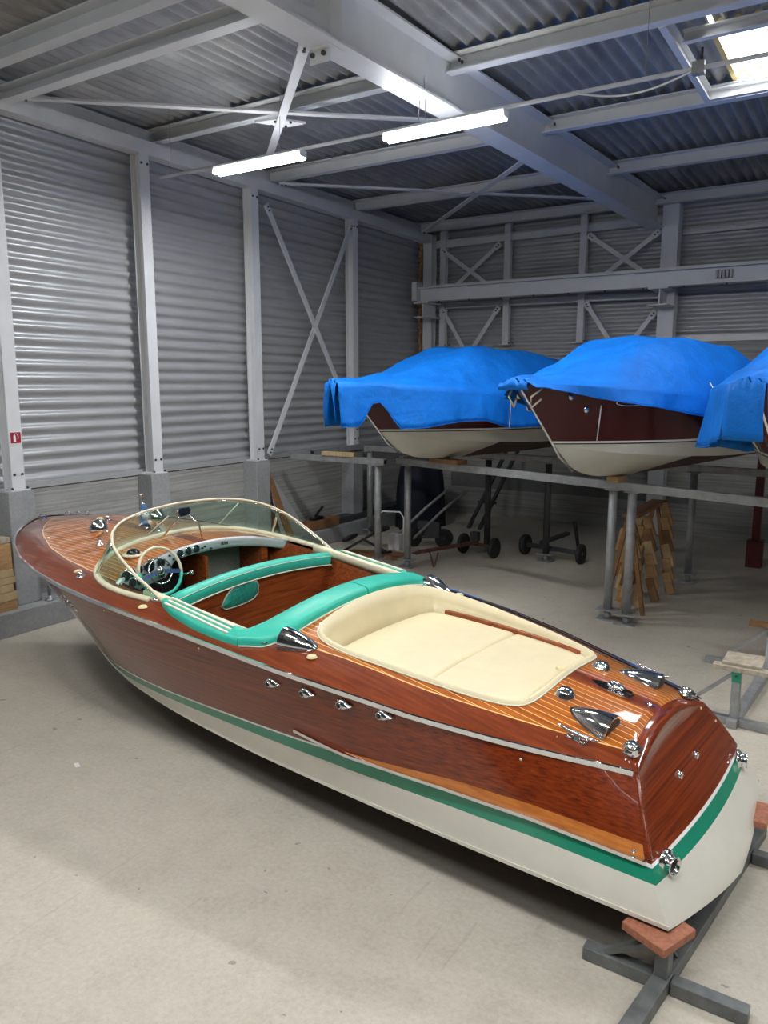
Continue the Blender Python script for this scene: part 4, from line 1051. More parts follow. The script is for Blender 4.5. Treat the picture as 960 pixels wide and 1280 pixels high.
for a, y in ((4.95, 1.06), (6.27, -.02)): chrome_fit('deck_light', a, y, nav_light())
for a, y in ((6.22, .67),): chrome_fit('deck_disc', a, y, G().lathe([(.02, 0), (.02, .006), (.008, .012)], n=12), mat='cream_trim')  # small pale disc on the port foredeck
def chock():
    g = G(); g.box(-.05, .05, -.012, .012, 0, .008); g.tube([(-.045, 0, .0), (-.045, .0, .04), (-.015, .0, .045)], .007, 8); g.tube([(.045, 0, .0), (.045, 0, .04), (.015, 0, .045)], .007, 8); return g
for a, y, r in ((7.50, .06, 1.57), (7.34, -.28, -1.0), (7.28, -.36, -.9), (7.42, -.2, -1.2)): chrome_fit('bow_chock', a, y, chock(), r, .9)
def clam(l=.26, w=.19, h=.085, n=14, m=10):
    """half-teardrop scoop, mouth facing -x (aft), point forward"""
    P = []
    for i in range(n + 1):
        u = i / n; x = -l / 2 + l * u; ww = w / 2 * (1 - u ** 2.2) ** .6 * (.85 + .3 * (1 - u)); hh = h * (1 - u ** 1.6) ** .8
        P.append([(x, ww * math.cos(PI * k / m), hh * math.sin(PI * k / m)) for k in range(m + 1)])
    g = G(); g.grid(P, True)
    g.add([P[0][k] for k in range(m + 1)], [tuple(range(m + 1))], False)
    for q in (-.5, 0, .5): g.sweep([(P[i][5][0], P[i][5][1] + q * w * .5 * (1 - (i / n)), P[i][5][2] * (1 - .25 * abs(q) * 2) + .001) for i in range(n)], [(-.004, 0), (.004, 0), (0, .006)])
    g.sweep([(p[0][0], p[0][1] * 1.08, .003) for p in P] + [(p[-1][0], p[-1][1] * 1.08, .003) for p in P[::-1]][1:], [(-.008, -.003), (.008, -.003), (.008, .003), (-.008, .003)])
    return g
for sg in (1, -1):
    o, Mx = chrome_fit('clam_vent', 2.56, sg * .825, clam(.27, .17, .10), R(180) + sg * .12)
for sg in (1, -1):
    o, Mx = chrome_fit('clam_vent', .655, sg * .37, clam(.27, .18, .085), R(0) + sg * -.12 + 0)
    sub(o, 'vent_mouth', G().add([(-.136, .08 * math.cos(PI * k / 10), .002 + .072 * math.sin(PI * k / 10)) for k in range(11)], [tuple(range(11))], False).xf(Mx), 'black')
for sg in (1, -1):
    chrome_fit('vent_dome', .875, sg * .265, G().lathe([(.062, 0), (.062, .010), (.052, .014), (.050, .030), (.035, .042), (0, .046)], n=22))
# centre fuel filler / lifting ring
g = G(); g.prism([(.13, 0), (.08, .035), (0, .055), (-.08, .06), (-.13, .045), (-.15, 0), (-.13, -.045), (-.08, -.06), (0, -.055), (.08, -.035)], 0, .012); g.tube([(.045 * math.cos(t) - .03, .035 * math.sin(t), .035) for t in np.linspace(0, 2 * PI, 16)[:-1]], .010, 8, closed=True)
g.ell((-.03, 0, .012), .03, .025, .03, 12, 6); g.box(-.135, -.10, -.02, .02, .01, .03); chrome_fit('lifting_ring_plate', .70, 0, g)
g = G(); g.lathe([(.018, 0), (.018, .006), (.006, .012)], n=10); g.box(-.035, .035, -.004, .004, .0, .008); chrome_fit('deck_catch', .45, 0, g)
def cleat():
    g = G(); g.box(-.06, .06, -.022, .022, 0, .008); g.ell((.035, 0, .02), .022, .018, .028, 10, 8); g.ell((-.035, 0, .02), .022, .018, .028, 10, 8); g.tube([(-.12, 0, .052), (-.05, 0, .045), (.05, 0, .045), (.12, 0, .052)], .012, 8, scales=[.55, 1, 1, .55]); return g
for sg in (1, -1): chrome_fit('cleat', .66, sg * .555, cleat(), 0, 1.0)
def bollard():
    g = G().lathe([(.052, 0), (.052, .006), (.045, .012), (.045, .04), (.036, .055), (.0, .062)], n=20)
    for t in range(6): g.lathe([(.006, 0), (.006, .012)], (.05 * math.cos(t * 1.047), .05 * math.sin(t * 1.047), .004), n=6)
    g.box(-.02, .06, -.018, .018, .03, .045); return g
for sg in (1, -1): chrome_fit('stern_light', .385, sg * .455, bollard(), PI, .95)
g = G(); g.box(-.03, .03, -.01, .01, 0, .006); g.tube([(-.02, 0, 0), (-.02, 0, .03), (.02, .01, .035), (.02, .0, 0)], .005, 6)
chrome_fit('hook_eye', 2.78, .95, g, .4)
# hull side exhaust-like vents (four each side)
for sg in (1, -1):
    for k, A in enumerate((2.61, 2.315, 2.02, 1.73)):
        c = .70 - .012 * k if k else .70; c = (.700, .70, .69, .685)[k] ; a, b, c = H1.side(A, c); a2, b2, c2 = H1.side(A, c - .04); n = Vector((0, sg * (c - c2), -(b - b2) * 1.0)).normalized()
        n = Vector((0, sg * abs(c - c2), (b2 - b))).normalized(); x = Vector((1, 0, 0)); yv = n.cross(x).normalized()
        Mx = Matrix(((x.x, yv.x, n.x, a), (x.y, yv.y, n.y, sg * (b + .001)), (x.z, yv.z, n.z, c), (0, 0, 0, 1)))
        gg = G(); nn_ = 14; ring = []
        P = []
        for q, hgt in ((1.0, 0), (.94, .014), (.75, .024), (.3, .03)):
            row = []
            for i in range(28):
                th = 2 * PI * i / 28; r0 = .036; xx = r0 * math.cos(th) ; yy = r0 * math.sin(th)
                if xx < 0: xx *= 2.3; yy *= (1 - (abs(math.cos(th))) ** 1.6 * .75) if True else 1
                row.append((xx * q + .01 * (1 - q), yy * q, hgt))
            P.append(row + [row[0]])
        gg.grid(P[::-1], True); o = bp('side_vent', gg.xf(Mx), 'chrome')
        sub(o, 'vent_hole', G().lathe([(.017, 0), (.017, .004)], (.008, 0, .0295), n=14).xf(Mx), 'black')
        sub(o, 'vent_rim', G().lathe([(.017, 0), (.021, .004), (.025, 0)], (.008, 0, .028), n=16).xf(Mx), 'chrome')
g = G()
for A in (4.40, 3.3, 2.05, .75, 6.0):
    for sg in (1, -1):
        a, b, c = H1.side(A, H1.cuts(A)[1] - .07); g.ell((a, sg * (b + .001), c), .009, .005, .009, 8, 6)
bp('side_stud', g, 'cream_trim')
# exhaust pipes and transom eyes
for sg in (1, -1):
    p = Vector(tpt(sg * .83, .225)); ax = Vector((-1, sg * .28, .05)).normalized()
    o = bp('exhaust_pipe', G().lathe([(.066, -.01), (.066, .006), (.050, .012), (.045, .02), (.045, .045), (.050, .055), (.043, .055), (.039, .03), (.036, -.01)], p, ax, 24), 'chrome')
    sub(o, 'pipe_bore', G().lathe([(.038, .0), (.038, .002)], p + ax * .030, ax, 20), 'black')
    gg = G()
    for t in range(5): gg.ell(tuple(p + ax * .008 + Vector((0, math.cos(t * 1.256), math.sin(t * 1.256))) * .059), .005, .007, .007, 8, 5)
for y in (.16, -.16):
    p = Vector(tpt(-y / .76, .44)); q = G().lathe([(.024, 0), (.024, .006), (.012, .012)], p, (-1, 0, .4), 14); q.tube([tuple(p + Vector((-.012, .018 * math.cos(t), .018 * math.sin(t)))) for t in np.linspace(0, 2 * PI, 12)[:-1]], .006, 6, closed=True, up=(1, 0, 0)); bp('transom_eye', q, 'chrome')
g = G()
for y, c in ((.62, .50), (-.50, .585), (-.62, .47)):
    g.ell(tpt(y / tcorner(c)[1], c), .006, .010, .010, 8, 5)
bp('transom_stud', g, 'cream_trim')
a, b, c = H1.side(.09, gt(0) + .05); q = G().ell((a, b + .003, c), .016, .006, .012, 10, 6); bp('corner_catch', q, 'chrome')

# ------------------------------------------------------------------ stands under and beside the boat
def stand(pa, pb, za, zb, lab, n0=.42, blocks=True, mats='stand_steel', ext=(0.7, 0.35), footlen=.40, footdir=None, group=None):
    """long floor bar from beyond pa to beyond pb, a cross foot and a post at each end"""
    pa = Vector((*pa, 0)); pb = Vector((*pb, 0)); d = (pb - pa).normalized(); s = Vector((d.y, -d.x, 0)) if footdir is None else Vector((*footdir, 0)).normalized()
    t = thing('boat_stand', lab, 'boat stand', ((pa + pb) / 2), group=group)
    z = .04
    mesh('floor_bar', G().bar(pa - d * ext[0] + Vector((0, 0, z)), pb + d * ext[1] + Vector((0, 0, z)), .085, .078), mats, t, bevel=.004)
    for p, h, k in ((pa, za, 1), (pb, zb, -1)):
        g = G(); g.bar(p - s * footlen + Vector((0, 0, z - .002)), p - s * .046 + Vector((0, 0, z - .002)), .075, .072); mesh('foot', g, mats, t, bevel=.004)
        g = G(); g.bar(p + s * .046 + Vector((0, 0, z - .002)), p + s * footlen + Vector((0, 0, z - .002)), .075, .072); mesh('foot', g, mats, t, bevel=.004)
        mesh('post', G().bar(p + Vector((0, 0, .079)), p + Vector((0, 0, h)), .07, .07, up=tuple(d)), mats, t, bevel=.004)
        mesh('brace', G().bar(p - s * (footlen * .72) + Vector((0, 0, .08)), p - s * .036 + Vector((0, 0, h - .03)), .04, .03), mats, t)
        mesh('brace', G().bar(p + d * k * .16 + Vector((0, 0, .08)), p + d * k * .036 + Vector((0, 0, h - .04)), .04, .012), mats, t)
        mesh('bolt', G().lathe([(.010, 0), (.010, .012), (0, .014)], p - d * .035 + Vector((0, 0, h - .03)), tuple(-d), 8), 'steel_dark', t)
    return t
sA = stand((-.655, 3.64), (-.46, 5.02), .266, .31, 'grey steel stand under the stern of the mahogany boat', footdir=(1, -.02), footlen=.40)
o = mesh('support_block', G().add([(-.86, 3.60, .268), (-.63, 3.50, .268), (-.53, 3.74, .268), (-.77, 3.85, .268), (-.86, 3.60, .312), (-.63, 3.50, .312), (-.53, 3.74, .312), (-.77, 3.85, .312)], [(3, 2, 1, 0), (4, 5, 6, 7), (0, 1, 5, 4), (1, 2, 6, 5), (2, 3, 7, 6), (3, 0, 4, 7)]), 'ply_red', bevel=.004)
tag(o, 'red-brown wooden block between the near stern corner and its steel stand', 'block')
o = mesh('support_block', G().box(-.62, -.34, 4.88, 5.14, .313, .355), 'ply_red', bevel=.004)
tag(o, 'wooden block under the far stern corner of the mahogany boat', 'block')
sB = stand((-.83, 7.10), (-.72, 8.62), .50, .50, 'free steel stand with a green-topped post at the right edge, holding no boat', footdir=(1, -.05), footlen=.62, mats='steel_grey', ext=(.1, .3))
mesh('green_post_top', G().box(-.868, -.792, 7.062, 7.138, .41, .498), 'green', sB)
tag(mesh('cross_board', G().box(-1.03, -.52, 7.06, 7.16, .502, .545), 'ply', bevel=.003), 'short weathered board across the top of the free stand post', 'board')
tag(mesh('square_board', G().box(-.96, -.64, 7.10, 7.42, .547, .572), 'ply', bevel=.003), 'square weathered plywood piece on top of the free stand', 'board')
tag(mesh('cross_board', G().box(-.93, -.50, 8.56, 8.68, .502, .545), 'wood_dark', bevel=.003), 'dark board on the far post of the free stand at the right edge', 'board')
# keel rest in the shadow under the forward half
t = thing('keel_trestle', 'dark steel keel trestle in the shadow under the middle of the mahogany boat', 'boat stand', (-4.6, 4.95, 0))
for sx in (-1, 1): mesh('leg', G().bar((-4.62 + .0, 4.95 + sx * .30, 0.0), (-4.62, 4.95 + sx * .12, .10), .07, .07), 'steel_dark', t)
mesh('cross_bar', G().box(-4.67, -4.57, 4.65, 5.25, .10, .155), 'steel_dark', t)
# ------------------------------------------------------------------ storage rack
ZB = 1.74
def rack_beam(p0, p1, label, w=.10, h=.10):
    t = thing('rack_beam', label, 'rack beam', ((p0[0] + p1[0]) / 2, (p0[1] + p1[1]) / 2, ZB - h / 2))
    mesh('beam', G().bar((*p0, ZB), (*p1, ZB), w, h), 'steel_grey', t, bevel=.004)
    d = (Vector(p1) - Vector(p0)).normalized(); g = G()
    for p, s in ((p0, -1), (p1, 1)):
        q = Vector((*p, ZB)) + Vector((*d, 0)) * s * .002; g.bar(q, q + Vector((*d, 0)) * s * .002, w * .7, h * .6)
    mesh('end_opening', g, 'black', t); return t
rack_beam((-6.55, 10.74), (.6, 8.64), 'long grey rack beam under the three covered boats, nearest to the camera')
rack_beam((-8.55, 10.45), (-6.62, 10.45), 'short grey rack beam from the left wall to the first rack post')
rack_beam((-8.4, 12.55), (.8, 11.95), 'long rear rack beam in the dark behind the front beam')
rack_beam((-6.62, 10.95), (-6.35, 12.36), 'short rack beam linking front and rear beams under the first boat')
rack_beam((-8.68, 11.2), (-8.68, 15.3), 'grey steel tube beam along the left wall towards the back corner')
def rpost(x, y, label, r=.055, mat='steel_grey', top=ZB - .052):
    t = thing('rack_post', label, 'post', (x, y, 0))
    mesh('base_plate', G().box(x - .13, x + .13, y - .11, y + .11, 0, .012), 'steel_grey', t)
    mesh('jack_stub', G().lathe([(.042, 0), (.042, .11)], (x, y, .012), n=16), 'steel_grey', t)
    mesh('upper_plate', G().box(x - .13, x + .13, y - .10, y + .10, .122, .136), 'steel_grey', t)
    mesh('tube', G().lathe([(r, 0), (r, top - .150)], (x, y, .137), n=20), mat, t)
    mesh('head_plate', G().box(x - .09, x + .09, y - .08, y + .08, top - .012, top), 'steel_grey', t)
rpost(-2.70, 9.62, 'left of the two round rack posts standing side by side before the timber pile')
rpost(-2.44, 9.53, 'right of the two round rack posts standing side by side before the timber pile')
rpost(-6.33, 10.68, 'round rack post with olive tint just beyond the turquoise seat end', mat='steel_grey')
rpost(-6.76, 10.45, 'round rack post at the end of the short beam beside the black kneeling chair')
rpost(-5.68, 12.37, 'dark rack post rising between the wheels of the rusty dolly', mat='steel_dark')
rpost(-4.55, 12.30, 'dark rack post at the back beside the black dolly', mat='steel_dark')
rpost(-2.22, 12.15, 'dark rack post at the back right of the timber pile', mat='steel_grey')
rpost(.5, 8.67, 'round rack post under the right end of the front beam', mat='steel_grey')
rpost(-8.3, 12.54, 'round rack post near the left wall under the rear beam', mat='steel_grey')
rpost(.6, 11.96, 'round rack post under the right end of the rear beam', mat='steel_grey')
t = thing('red_post', 'dark red steel post with a thick foot under the right covered boat', 'post', (-1.50, 13.8, 0))
mesh('shaft', G().box(-1.56, -1.44, 13.74, 13.86, .40, 2.1), 'red_paint', t, bevel=.006); mesh('foot', G().box(-1.62, -1.38, 13.68, 13.92, 0, .45), 'red_paint', t, bevel=.008)
def wedge_block(x0, x1, y0, y1, z0, z1, label, mat='wood_dark', rz=0):
    o = mesh('rest_block', G().box(x0, x1, y0, y1, z0, z1), mat, bevel=.004); o.rotation_euler = (0, 0, rz); tag(o, label, 'block')

# ------------------------------------------------------------------ covered boats
H2 = Hull([(0,0,.80,.78),(1,1,.94,.80),(2.5,2.5,1.04,.87),(4,4,1.02,.97),(4.8,4.8,.86,1.03),(5.4,5.4,.56,1.08),(5.8,5.8,.26,1.11),(6,6,.0,1.12)],
          [(0,0,.84,.24),(3,3,.86,.25),(4,3.95,.72,.29),(4.8,4.65,.44,.34),(5.4,5.1,.18,.40),(6,5.38,.0,.46)],
          [(0,0,.12),(2,2,.02),(4,4,.0),(4.6,4.6,.03),(5.2,5.0,.14),(6,5.38,.46)], [(0,1.2),(3,1),(5,1.25),(6,1.0)], 6.0)
def rboat(contact, heading, name, label, clabel, hem, bowx, ridge, foldseed, az=0, zk=1.862, gap=False):
    Fh = Vector((math.cos(heading), math.sin(heading), 0)); o = Vector((*contact, zk)) - Fh * 4.06
    mat = Matrix.Translation(o) @ Matrix.Rotation(heading, 4, 'Z')
    t = thing(name, label, 'boat', matrix=mat)
    def lp(n, g, m, **k): return mesh(n, g, m, t, world=False, **k)
    WLc = lambda A: .47
    g = G(); H2.band(g, WLc, lambda A: 9, 10, NA=60); lp('topside_planking', g, 'maroon')
    g = G(); H2.band(g, lambda A: -1, lambda A: .455, 4, NA=60); lp('lower_hull', g, 'rack_white')
    g = G(); H2.band(g, lambda A: .455, lambda A: .47, 1, .003, NA=60); lp('waterline_stripe', g, 'antifoul')
    g = G(); H2.band(g, lambda A: .47, lambda A: .492, 1, .003, NA=60); lp('white_line', g, 'stripe_white')
    g = G(); H2.bottom(g, 50)
    for i, f in enumerate(g.f): g.mi[i] = 1 if sum(g.v[q][0] for q in f) / 4 > 3.75 else 0
    lp('bottom', g, ['antifoul', 'rack_white'])
    # transom & deck
    g = G(); P = [[(0, tt * H2.side(0, c)[1], c) for c in np.linspace(.24, .78, 6)] for tt in np.linspace(-1, 1, 11)]; g.grid(P, True); lp('transom', g, 'maroon')
    P = []
    for i in range(31):
        A = 6 * i / 30; (a, b, c), _ = H2.ends(A); P.append([(a, b * tt, c + .1 * (1 - tt * tt) * min(1, b)) for tt in np.linspace(1, -1, 9)])
    g = G(); g.grid(P[::-1], True); lp('deck', g, 'mahog_side')
    # stem band and bow fittings
    st = [(H2.side(6, c)[0] + .006, 0, c) for c in np.linspace(.46, 1.12, 10)]; lp('stem_band', G().tube([(5.0, 0, .13), (5.25, 0, .30)] + st, .014, 6), 'chrome')
    g = G()
    for sg in (1, -1):
        for A, c in ((5.62, 1.0), (5.45, .86)):
            a, b, c = H2.side(A, c); g.ell((a, sg * (b + .012), c), .045, .022, .045, 12, 8)
    lp('bow_lamp', g, 'chrome')
    g = G()
    for sg in (1, -1): g.tube([(H2.side(A, c)[0], sg * (H2.side(A, c)[1] + .012), c) for A, c in ((5.30, .90), (5.22, .50))], .008, 6)
    lp('side_strip', g, 'stripe_white')
    g = G()
    for sg in (1, -1):
        g.tube([(5.86, sg * .2, 1.08), (5.98, sg * .15, .99), (5.93, sg * .12, .88), (5.83, sg * .17, .97)], .012, 6)
    lp('mooring_loop', g, 'cream_trim')
    for sg in (1, -1):
        oc = [H2.side(4.98 + .16 * math.cos(t), .93 + .035 * math.sin(t)) for t in np.linspace(0, 2 * PI, 20)[:-1]]
        lp('bow_port_ring', G().tube([(a, sg * (b + .006), c) for a, b, c in oc], .008, 6, closed=True, up=(0, 1, 0)), 'chrome')
    # blue cover, a thing of its own
    rnd = random.Random(foldseed); ph = [rnd.uniform(0, 6.28) for _ in range(12)]
    P = []
    NAc = 90
    for i in range(NAc + 1):
        A = -.12 + (bowx + .12) * i / NAc; Ac = max(0, min(6, A)); (a, b, c), _ = H2.ends(Ac)
        over = max(0, A - 5.6); b = max(b, .20 - max(0, A - 5.85) * .45) + .045
        h = interp(ridge, A)[0]; row = []
        hd = {sg: interp(hem[0 if sg > 0 else 1], A)[0] for sg in (1, -1)}
        K = []
        # port hem -> top -> starboard hem
        def sidepts(sg):
            d = hd[sg]; out = []
            for k in range(9):
                v = 1 - k / 8; z = c + .02 - d * v; f = (.040 * math.sin(A * 7 + ph[0] + sg) + .034 * abs(math.sin(A * 8 + ph[1])) + .016 * math.sin(A * 31 + ph[2])) * v ** 1.2
                out.append((sg * (b + .01 + .03 * v + f + .02), z + .012 * math.sin(A * 5 + ph[3]) * v))
            return out
        top = []
        for k in range(1, 22):
            s_ = 1 - k / 11; r_ = abs(s_)
            prof = 1 - max(0, (r_ - .42) / .58) ** 1.5 if r_ > .42 else 1.0
            zz = c + .02 + .05 * (1 - r_) + (h - .05) * prof
            zz += (.018 * math.sin(A * 3.1 + s_ * 6 + ph[4]) + .014 * math.sin(A * 6 - s_ * 9 + ph[5]) + .008 * math.sin(A * 13 + s_ * 14 + ph[6])) * (1 - r_ ** 6)
            top.append((s_ * b * (1 + .02), zz))
        row = [(A + (.0), y, z) for y, z in sidepts(1)] + [(A, y, z) for y, z in top] + [(A, y, z) for y, z in sidepts(-1)[::-1]]
        P.append(row)
    cvt = thing('boat_cover', clabel, 'boat cover', matrix=mat)
    # front drape
    last = P[-1]; n = len(last); g = G(); g.grid(P, True)
    mid = n // 2
    if True:
        rows = [last]
        for q in (.5, 1):
            rows.append([(p[0] + .05 * q, p[1] * (1 - .12 * q), p[2] - 0.0) for p in last])
        fr = []
        dz = hd[1] + .02
        cols = last[8:n - 8]; D = []
        for v in np.linspace(0, 1, 7):
            D.append([(p[0] + .03 + .03 * math.sin(v * 3), p[1] * (1 + .1 * v), p[2] - v * (p[2] - (c + .02 - (dz if not gap else dz * max(.05, 1 - 1.0 * max(0, 1 - abs(p[1] - .02) * 9)))))) for p in cols])
        g.grid(D, True)
    mesh('fabric', g, 'cover', cvt, world=False, solid=.008)
    hg = G()
    hemp = [r[0] for r in P]; hemq = [r[-1] for r in P]
    hg.tube([(a, y + .004, z) for a, y, z in hemp], .006, 5); hg.tube([(a, y - .004, z) for a, y, z in hemq], .006, 5)
    mesh('hem', hg, 'cover', cvt, world=False)
    A = 3.9; k = int((A + .12) / (bowx + .12) * NAc)
    sm = [tuple(np.array(P[k][j]) + (0, .012, .004)) for j in range(0, 10)]
    mesh('white_seam', G().tube(sm, .006, 5), 'stripe_white', cvt, world=False)
    return t
HD = math.atan2(-.954, -.30)
rdg = [(-.2, .12), (.6, .30), (1.6, .58), (2.4, .70), (3.4, .72), (4.1, .66), (4.7, .38), (5.3, .15), (5.8, .06), (6.2, .04)]
deep = [(-.2, .45), (2, .50), (3.2, .44), (3.9, .46), (4.4, .40), (4.9, .46), (5.5, .60), (6.2, .58)]
deepn = [(-.2, .45), (2, .50), (3.2, .44), (3.9, .46), (4.4, .40), (4.9, .46), (5.50, .58), (5.74, .20), (5.94, .58), (6.2, .58)]
shal = [(-.2, .35), (2, .27), (3.6, .23), (4.4, .21), (5.0, .17), (5.5, .10), (5.9, .06), (6.2, .05)]
d3 = [(-.2, .6), (3, .6), (4.5, .55), (5.3, .58), (5.8, .50), (6.2, .44)]
rboat((-5.5, 10.42), HD, 'covered_boat', 'maroon and white boat on the rack, leftmost of the three covered ones', 'blue cover hanging low over the leftmost rack boat, front flap split', (deepn, deep), 6.20, rdg, 3, gap=True)
rboat((-2.65, 9.60), HD, 'covered_boat', 'maroon and white boat in the middle of the rack, its bow side visible', 'blue cover on the middle rack boat with a short scalloped hem', (shal, shal), 6.05, [(a, h * 1.03) for a, h in rdg], 11)
rboat((-.36, 8.97), HD + R(2), 'covered_boat', 'dark boat on the rack cut off by the right edge of the photo', 'blue cover on the rightmost rack boat, at the right edge of the photo', (d3, d3), 6.12, rdg, 23)
wedge_block(-5.75, -5.15, 10.28, 10.50, 1.792, 1.858, 'brown wooden block under the keel of the leftmost covered boat', rz=-.28)
wedge_block(-2.74, -2.58, 9.50, 9.72, 1.792, 1.858, 'small brown block under the keel of the middle covered boat', 'wood', rz=-.28)
wedge_block(-.50, -.36, 8.86, 9.08, 1.792, 1.858, 'small block under the keel of the rightmost covered boat', 'wood', rz=-.28)
wedge_block(-7.85, -7.20, 10.38, 10.50, 1.792, 1.86, 'pale timber piece lying on the short rack beam near the left wall', 'wood2', rz=.03)

# ------------------------------------------------------------------ timber pile between posts
def wood_piece(x, y, z, L, rx, ry, mat):
    g = G().box(-.055, .055, -.035, .035, 0, L); Mx = Matrix.Translation((x, y, z)) @ Matrix.Rotation(rx, 4, 'X') @ Matrix.Rotation(ry, 4, 'Y'); g.xf(Mx)
    tag(mesh('timber_wedge', g, mat, bevel=.003), 'short sawn timber piece in the leaning shingled pile behind the twin posts', 'timber', 'timber pieces in the leaning pile')
for col, (x, y, n, h) in enumerate(((-2.62, 10.10, 5, .92), (-2.46, 10.30, 6, 1.12), (-2.36, 10.72, 6, 1.15), (-2.26, 11.25, 6, 1.28), (-2.78, 10.45, 5, 1.0), (-2.70, 10.95, 5, 1.2))):
    for k in range(n):
        z = .02 + k * (h - .3) / (n - 1); wood_piece(x + .02 * k * (-1 if x > -2.6 else -.6), y + .015 * k, z, .33, R(4), R(-16 if x > -2.6 else 12), ('wood', 'wood2', 'wood_dark', 'wood')[(k + col) % 4])
t = thing('drying_frame', 'low steel frame holding up the leaning timber pile', 'frame', (-2.55, 10.7, 0))
for y in (10.0, 11.4):
    mesh('leg', G().bar((-2.85, y, 0), (-2.60, y, 1.28), .05, .05), 'wood_dark', t); mesh('leg', G().bar((-2.35, y, 0), (-2.56, y, 1.28), .05, .05), 'wood_dark', t)
mesh('top_board', G().box(-2.66, -2.46, 9.95, 11.5, 1.285, 1.33), 'wood_dark', t)

# ------------------------------------------------------------------ trolleys and clutter under the rack
def wheel(parent, c, ax, r=.17, w=.05, mat='tyre'):
    o = mesh('wheel', G().lathe([(r * .72, -w / 2), (r * .94, -w / 2), (r, -w * .3), (r, w * .3), (r * .94, w / 2), (r * .72, w / 2)], c, ax, 24), mat, parent)
    mesh('rim', G().lathe([(.02, -w * .45), (.03, -w * .5), (.035, -w * .1), (r * .6, -w * .12), (r * .74, -w * .4), (r * .74, w * .4), (r * .6, w * .12), (.035, w * .1), (.03, w * .5), (.0, w * .5)], c, ax, 20), 'rim', o)
t = thing('hand_truck', 'two-wheeled hand truck with long grey handles leaning under the leftmost covered boat', 'hand truck', (-6.8, 12.2, 0))
wheel(t, (-7.02, 12.10, .18), (.93, -.35, 0), .175); wheel(t, (-6.52, 12.32, .18), (.75, -.66, 0), .175)
for dx in (0, .34): mesh('handle', G().tube([(-7.36 + dx, 11.95 + dx * .3, .16), (-6.86 + dx, 12.2 + dx * .3, .72), (-6.5 + dx, 12.42 + dx * .3, 1.08)], .026, 8), 'steel_grey', t)
mesh('axle', G().tube([(-7.05, 12.1, .18), (-6.5, 12.33, .18)], .018, 8), 'steel_dark', t); mesh('frame_plate', G().box(-7.0, -6.55, 12.18, 12.26, .2, .48), 'steel_dark', t)
t = thing('boat_dolly', 'rusty two-wheeled dolly with a long tongue on a V-shaped prop', 'dolly', (-5.7, 12.2, 0))
wheel(t, (-6.02, 12.12, .18), (1, -.08, 0), .18, .07); wheel(t, (-5.38, 12.02, .18), (1, -.08, 0), .18, .07)
mesh('axle', G().bar((-6.02, 12.12, .2), (-5.38, 12.02, .2), .05, .05), 'rust', t)
mesh('tongue', G().bar((-5.72, 12.05, .24), (-6.12, 10.80, .26), .07, .05), 'rust', t)
mesh('tongue_tip', G().bar((-6.12, 10.80, .265), (-6.16, 10.62, .25), .11, .02), 'rust', t)
for q in (-.12, .12): mesh('prop_leg', G().bar((-6.0 + q * .7, 10.98, .24), (-5.93 - q * .0, 10.86, .0), .03, .015, up=(1, 0, 0)), 'rust', t)
mesh('winch', G().box(-5.84, -5.70, 12.0, 12.12, .26, .42), 'steel_dark', t)
t = thing('boat_dolly', 'black low dolly with two fat wheels and an upright handle at the back', 'dolly', (-4.6, 12.5, 0))
wheel(t, (-5.05, 12.62, .18), (1, -.1, 0), .18, .09); wheel(t, (-3.98, 12.42, .17), (1, -.1, 0), .17, .07)
mesh('axle', G().bar((-5.05, 12.62, .18), (-3.98, 12.42, .18), .07, .07), 'steel_dark', t); mesh('frame', G().bar((-4.75, 12.6, .24), (-4.55, 13.4, .30), .08, .06), 'steel_dark', t)
mesh('handle', G().tube([(-4.03, 12.46, .22), (-4.12, 12.5, .62), (-4.14, 12.5, .7)], .03, 8), 'black', t)
t = thing('kneeling_chair', 'black kneeling chair with oval pads standing on boards near the left ledge', 'chair', (-7.3, 11.0, 0))
g = G().ell((-7.12, 11.05, .50), .17, .24, .05, 18, 8); mesh('seat_pad', g, 'black', t)
g = G().ell((0, 0, 0), .13, .20, .045, 18, 8).xf(Matrix.Translation((-7.55, 10.78, .34)) @ Matrix.Rotation(R(-32), 4, 'Y')); mesh('knee_pad', g, 'black', t)
mesh('main_bar', G().bar((-7.66, 10.72, .10), (-7.14, 11.05, .46), .04, .04), 'black', t)
mesh('rear_leg', G().bar((-7.36, 10.92, .30), (-7.02, 11.12, .09), .04, .04), 'black', t)
mesh('floor_bar', G().bar((-7.75, 10.62, .08), (-7.60, 10.86, .08), .04, .03), 'black', t); mesh('floor_bar', G().bar((-7.08, 10.98, .08), (-6.98, 11.22, .08), .04, .03), 'black', t)
for k, (x, y) in enumerate(((-7.35, 10.75), (-7.05, 10.95), (-7.2, 11.2))):
    o = mesh('floor_board', G().box(x - .55, x + .45, y - .07, y + .07, .001 + .0 * k, .05), 'wood_dark', bevel=.003); o.rotation_euler = (0, 0, .25 + .01 * k); tag(o, 'dark timber board lying under the black kneeling chair', 'board', 'boards under the kneeling chair')
tag(mesh('white_hoop', G().tube([(-7.42, 11.5, .02), (-7.42, 11.5, .62), (-7.36, 11.52, .72), (-7.05, 11.62, .72), (-6.98, 11.64, .62), (-6.98, 11.64, .02)], .014, 8), 'stripe_white'), 'thin white bent tube hoop standing behind the kneeling chair', 'frame')
tag(mesh('white_box', G().box(-7.30, -7.08, 11.62, 11.75, 0, .30), 'sign_white', bevel=.01), 'small white box on the floor inside the white tube hoop', 'box')
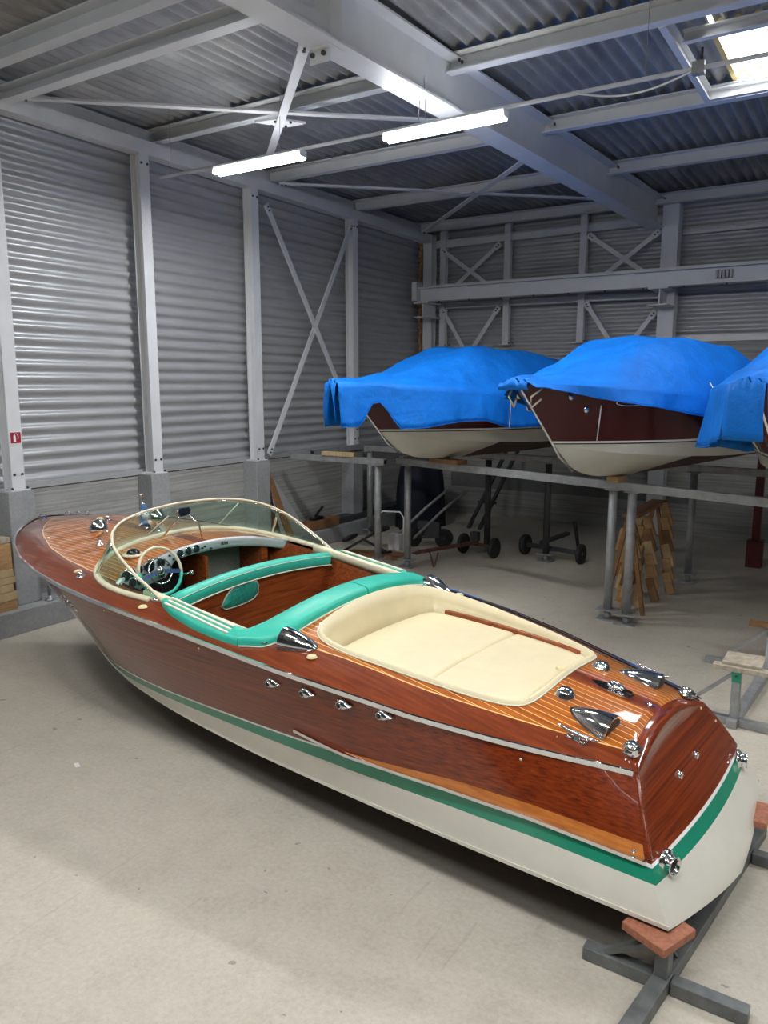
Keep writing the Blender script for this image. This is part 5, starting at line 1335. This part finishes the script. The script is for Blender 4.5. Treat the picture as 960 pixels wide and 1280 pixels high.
# dark draped bundle in the corner
P = []
for i in range(25):
    th = 2 * PI * i / 24; row = []
    for z in np.linspace(0, 1.35, 9):
        rr_ = (.55 + .05 * math.sin(th * 7 + z) + .04 * math.sin(th * 3)) * (1 - .25 * (z / 1.35) ** 3); row.append((-8.05 + rr_ * math.cos(th) * .85, 14.1 + rr_ * math.sin(th) * 1.2, z))
    row.append((-8.05, 14.1, 1.40)); P.append(row)
g = G(); g.grid(P, True); tag(mesh('tarp_bundle', g, plain('navy_tarp', (.012, .015, .03), .7)), 'dark navy tarpaulin bundle standing in the back left corner under the rack', 'bundle')
t = thing('folded_trailer', 'dark folded trailer frame leaning on the back wall under the first boat', 'frame', (-6.9, 14.6, 0))
for x in (-7.0, -6.75): mesh('upright_bar', G().bar((x, 14.3, 0), (x + .25, 15.7, 1.6), .07, .05), 'steel_dark', t)
mesh('cross_tube', G().tube([(-7.0, 14.75, .5), (-6.6, 14.8, .5)], .03, 8), 'steel_dark', t)
g = G()
tag(mesh('paper_scrap', G().add([(-5.155, 3.50, .0015), (-5.09, 3.47, .0015), (-5.07, 3.50, .004), (-5.14, 3.53, .003), (-5.155, 3.50, .0025), (-5.09, 3.47, .0025), (-5.07, 3.50, .005), (-5.14, 3.53, .004)], [(3, 2, 1, 0), (4, 5, 6, 7), (0, 1, 5, 4), (1, 2, 6, 5), (2, 3, 7, 6), (3, 0, 4, 7)]), 'sign_white'), 'tiny white paper scrap lying alone on the floor left of the boat', 'scrap')

# ------------------------------------------------------------------ camera, daylight, view
cam = bpy.data.cameras.new('camera'); co = bpy.data.objects.new('camera', cam); COL.objects.link(co)
p_, r_, y_ = .1663, .00075, -.5662
fw = Vector((math.sin(y_) * math.cos(p_), math.cos(y_) * math.cos(p_), -math.sin(p_))); rt = Vector((math.cos(y_), -math.sin(y_), 0)); up = rt.cross(fw)
rt, up = rt * math.cos(r_) + up * math.sin(r_), up * math.cos(r_) - rt * math.sin(r_)
co.matrix_world = Matrix(((rt.x, up.x, -fw.x, 0), (rt.y, up.y, -fw.y, 0), (rt.z, up.z, -fw.z, 3.0), (0, 0, 0, 1)))
cam.sensor_fit = 'HORIZONTAL'; cam.sensor_width = 36; cam.lens = 36 * 961.6 / 960; cam.clip_start = 0.05; cam.clip_end = 200
SC.camera = co
w = bpy.data.worlds.new('sky'); SC.world = w; w.use_nodes = True; nt = w.node_tree; bg = nt.nodes['Background']
bg.inputs[0].default_value = (0.95, 0.97, 1.0, 1); bg.inputs[1].default_value = 14.0
vs = SC.view_settings; vs.view_transform = 'Standard'; vs.look = 'None'; vs.gamma = 1.0; vs.use_curve_mapping = False; vs.exposure = 0.0
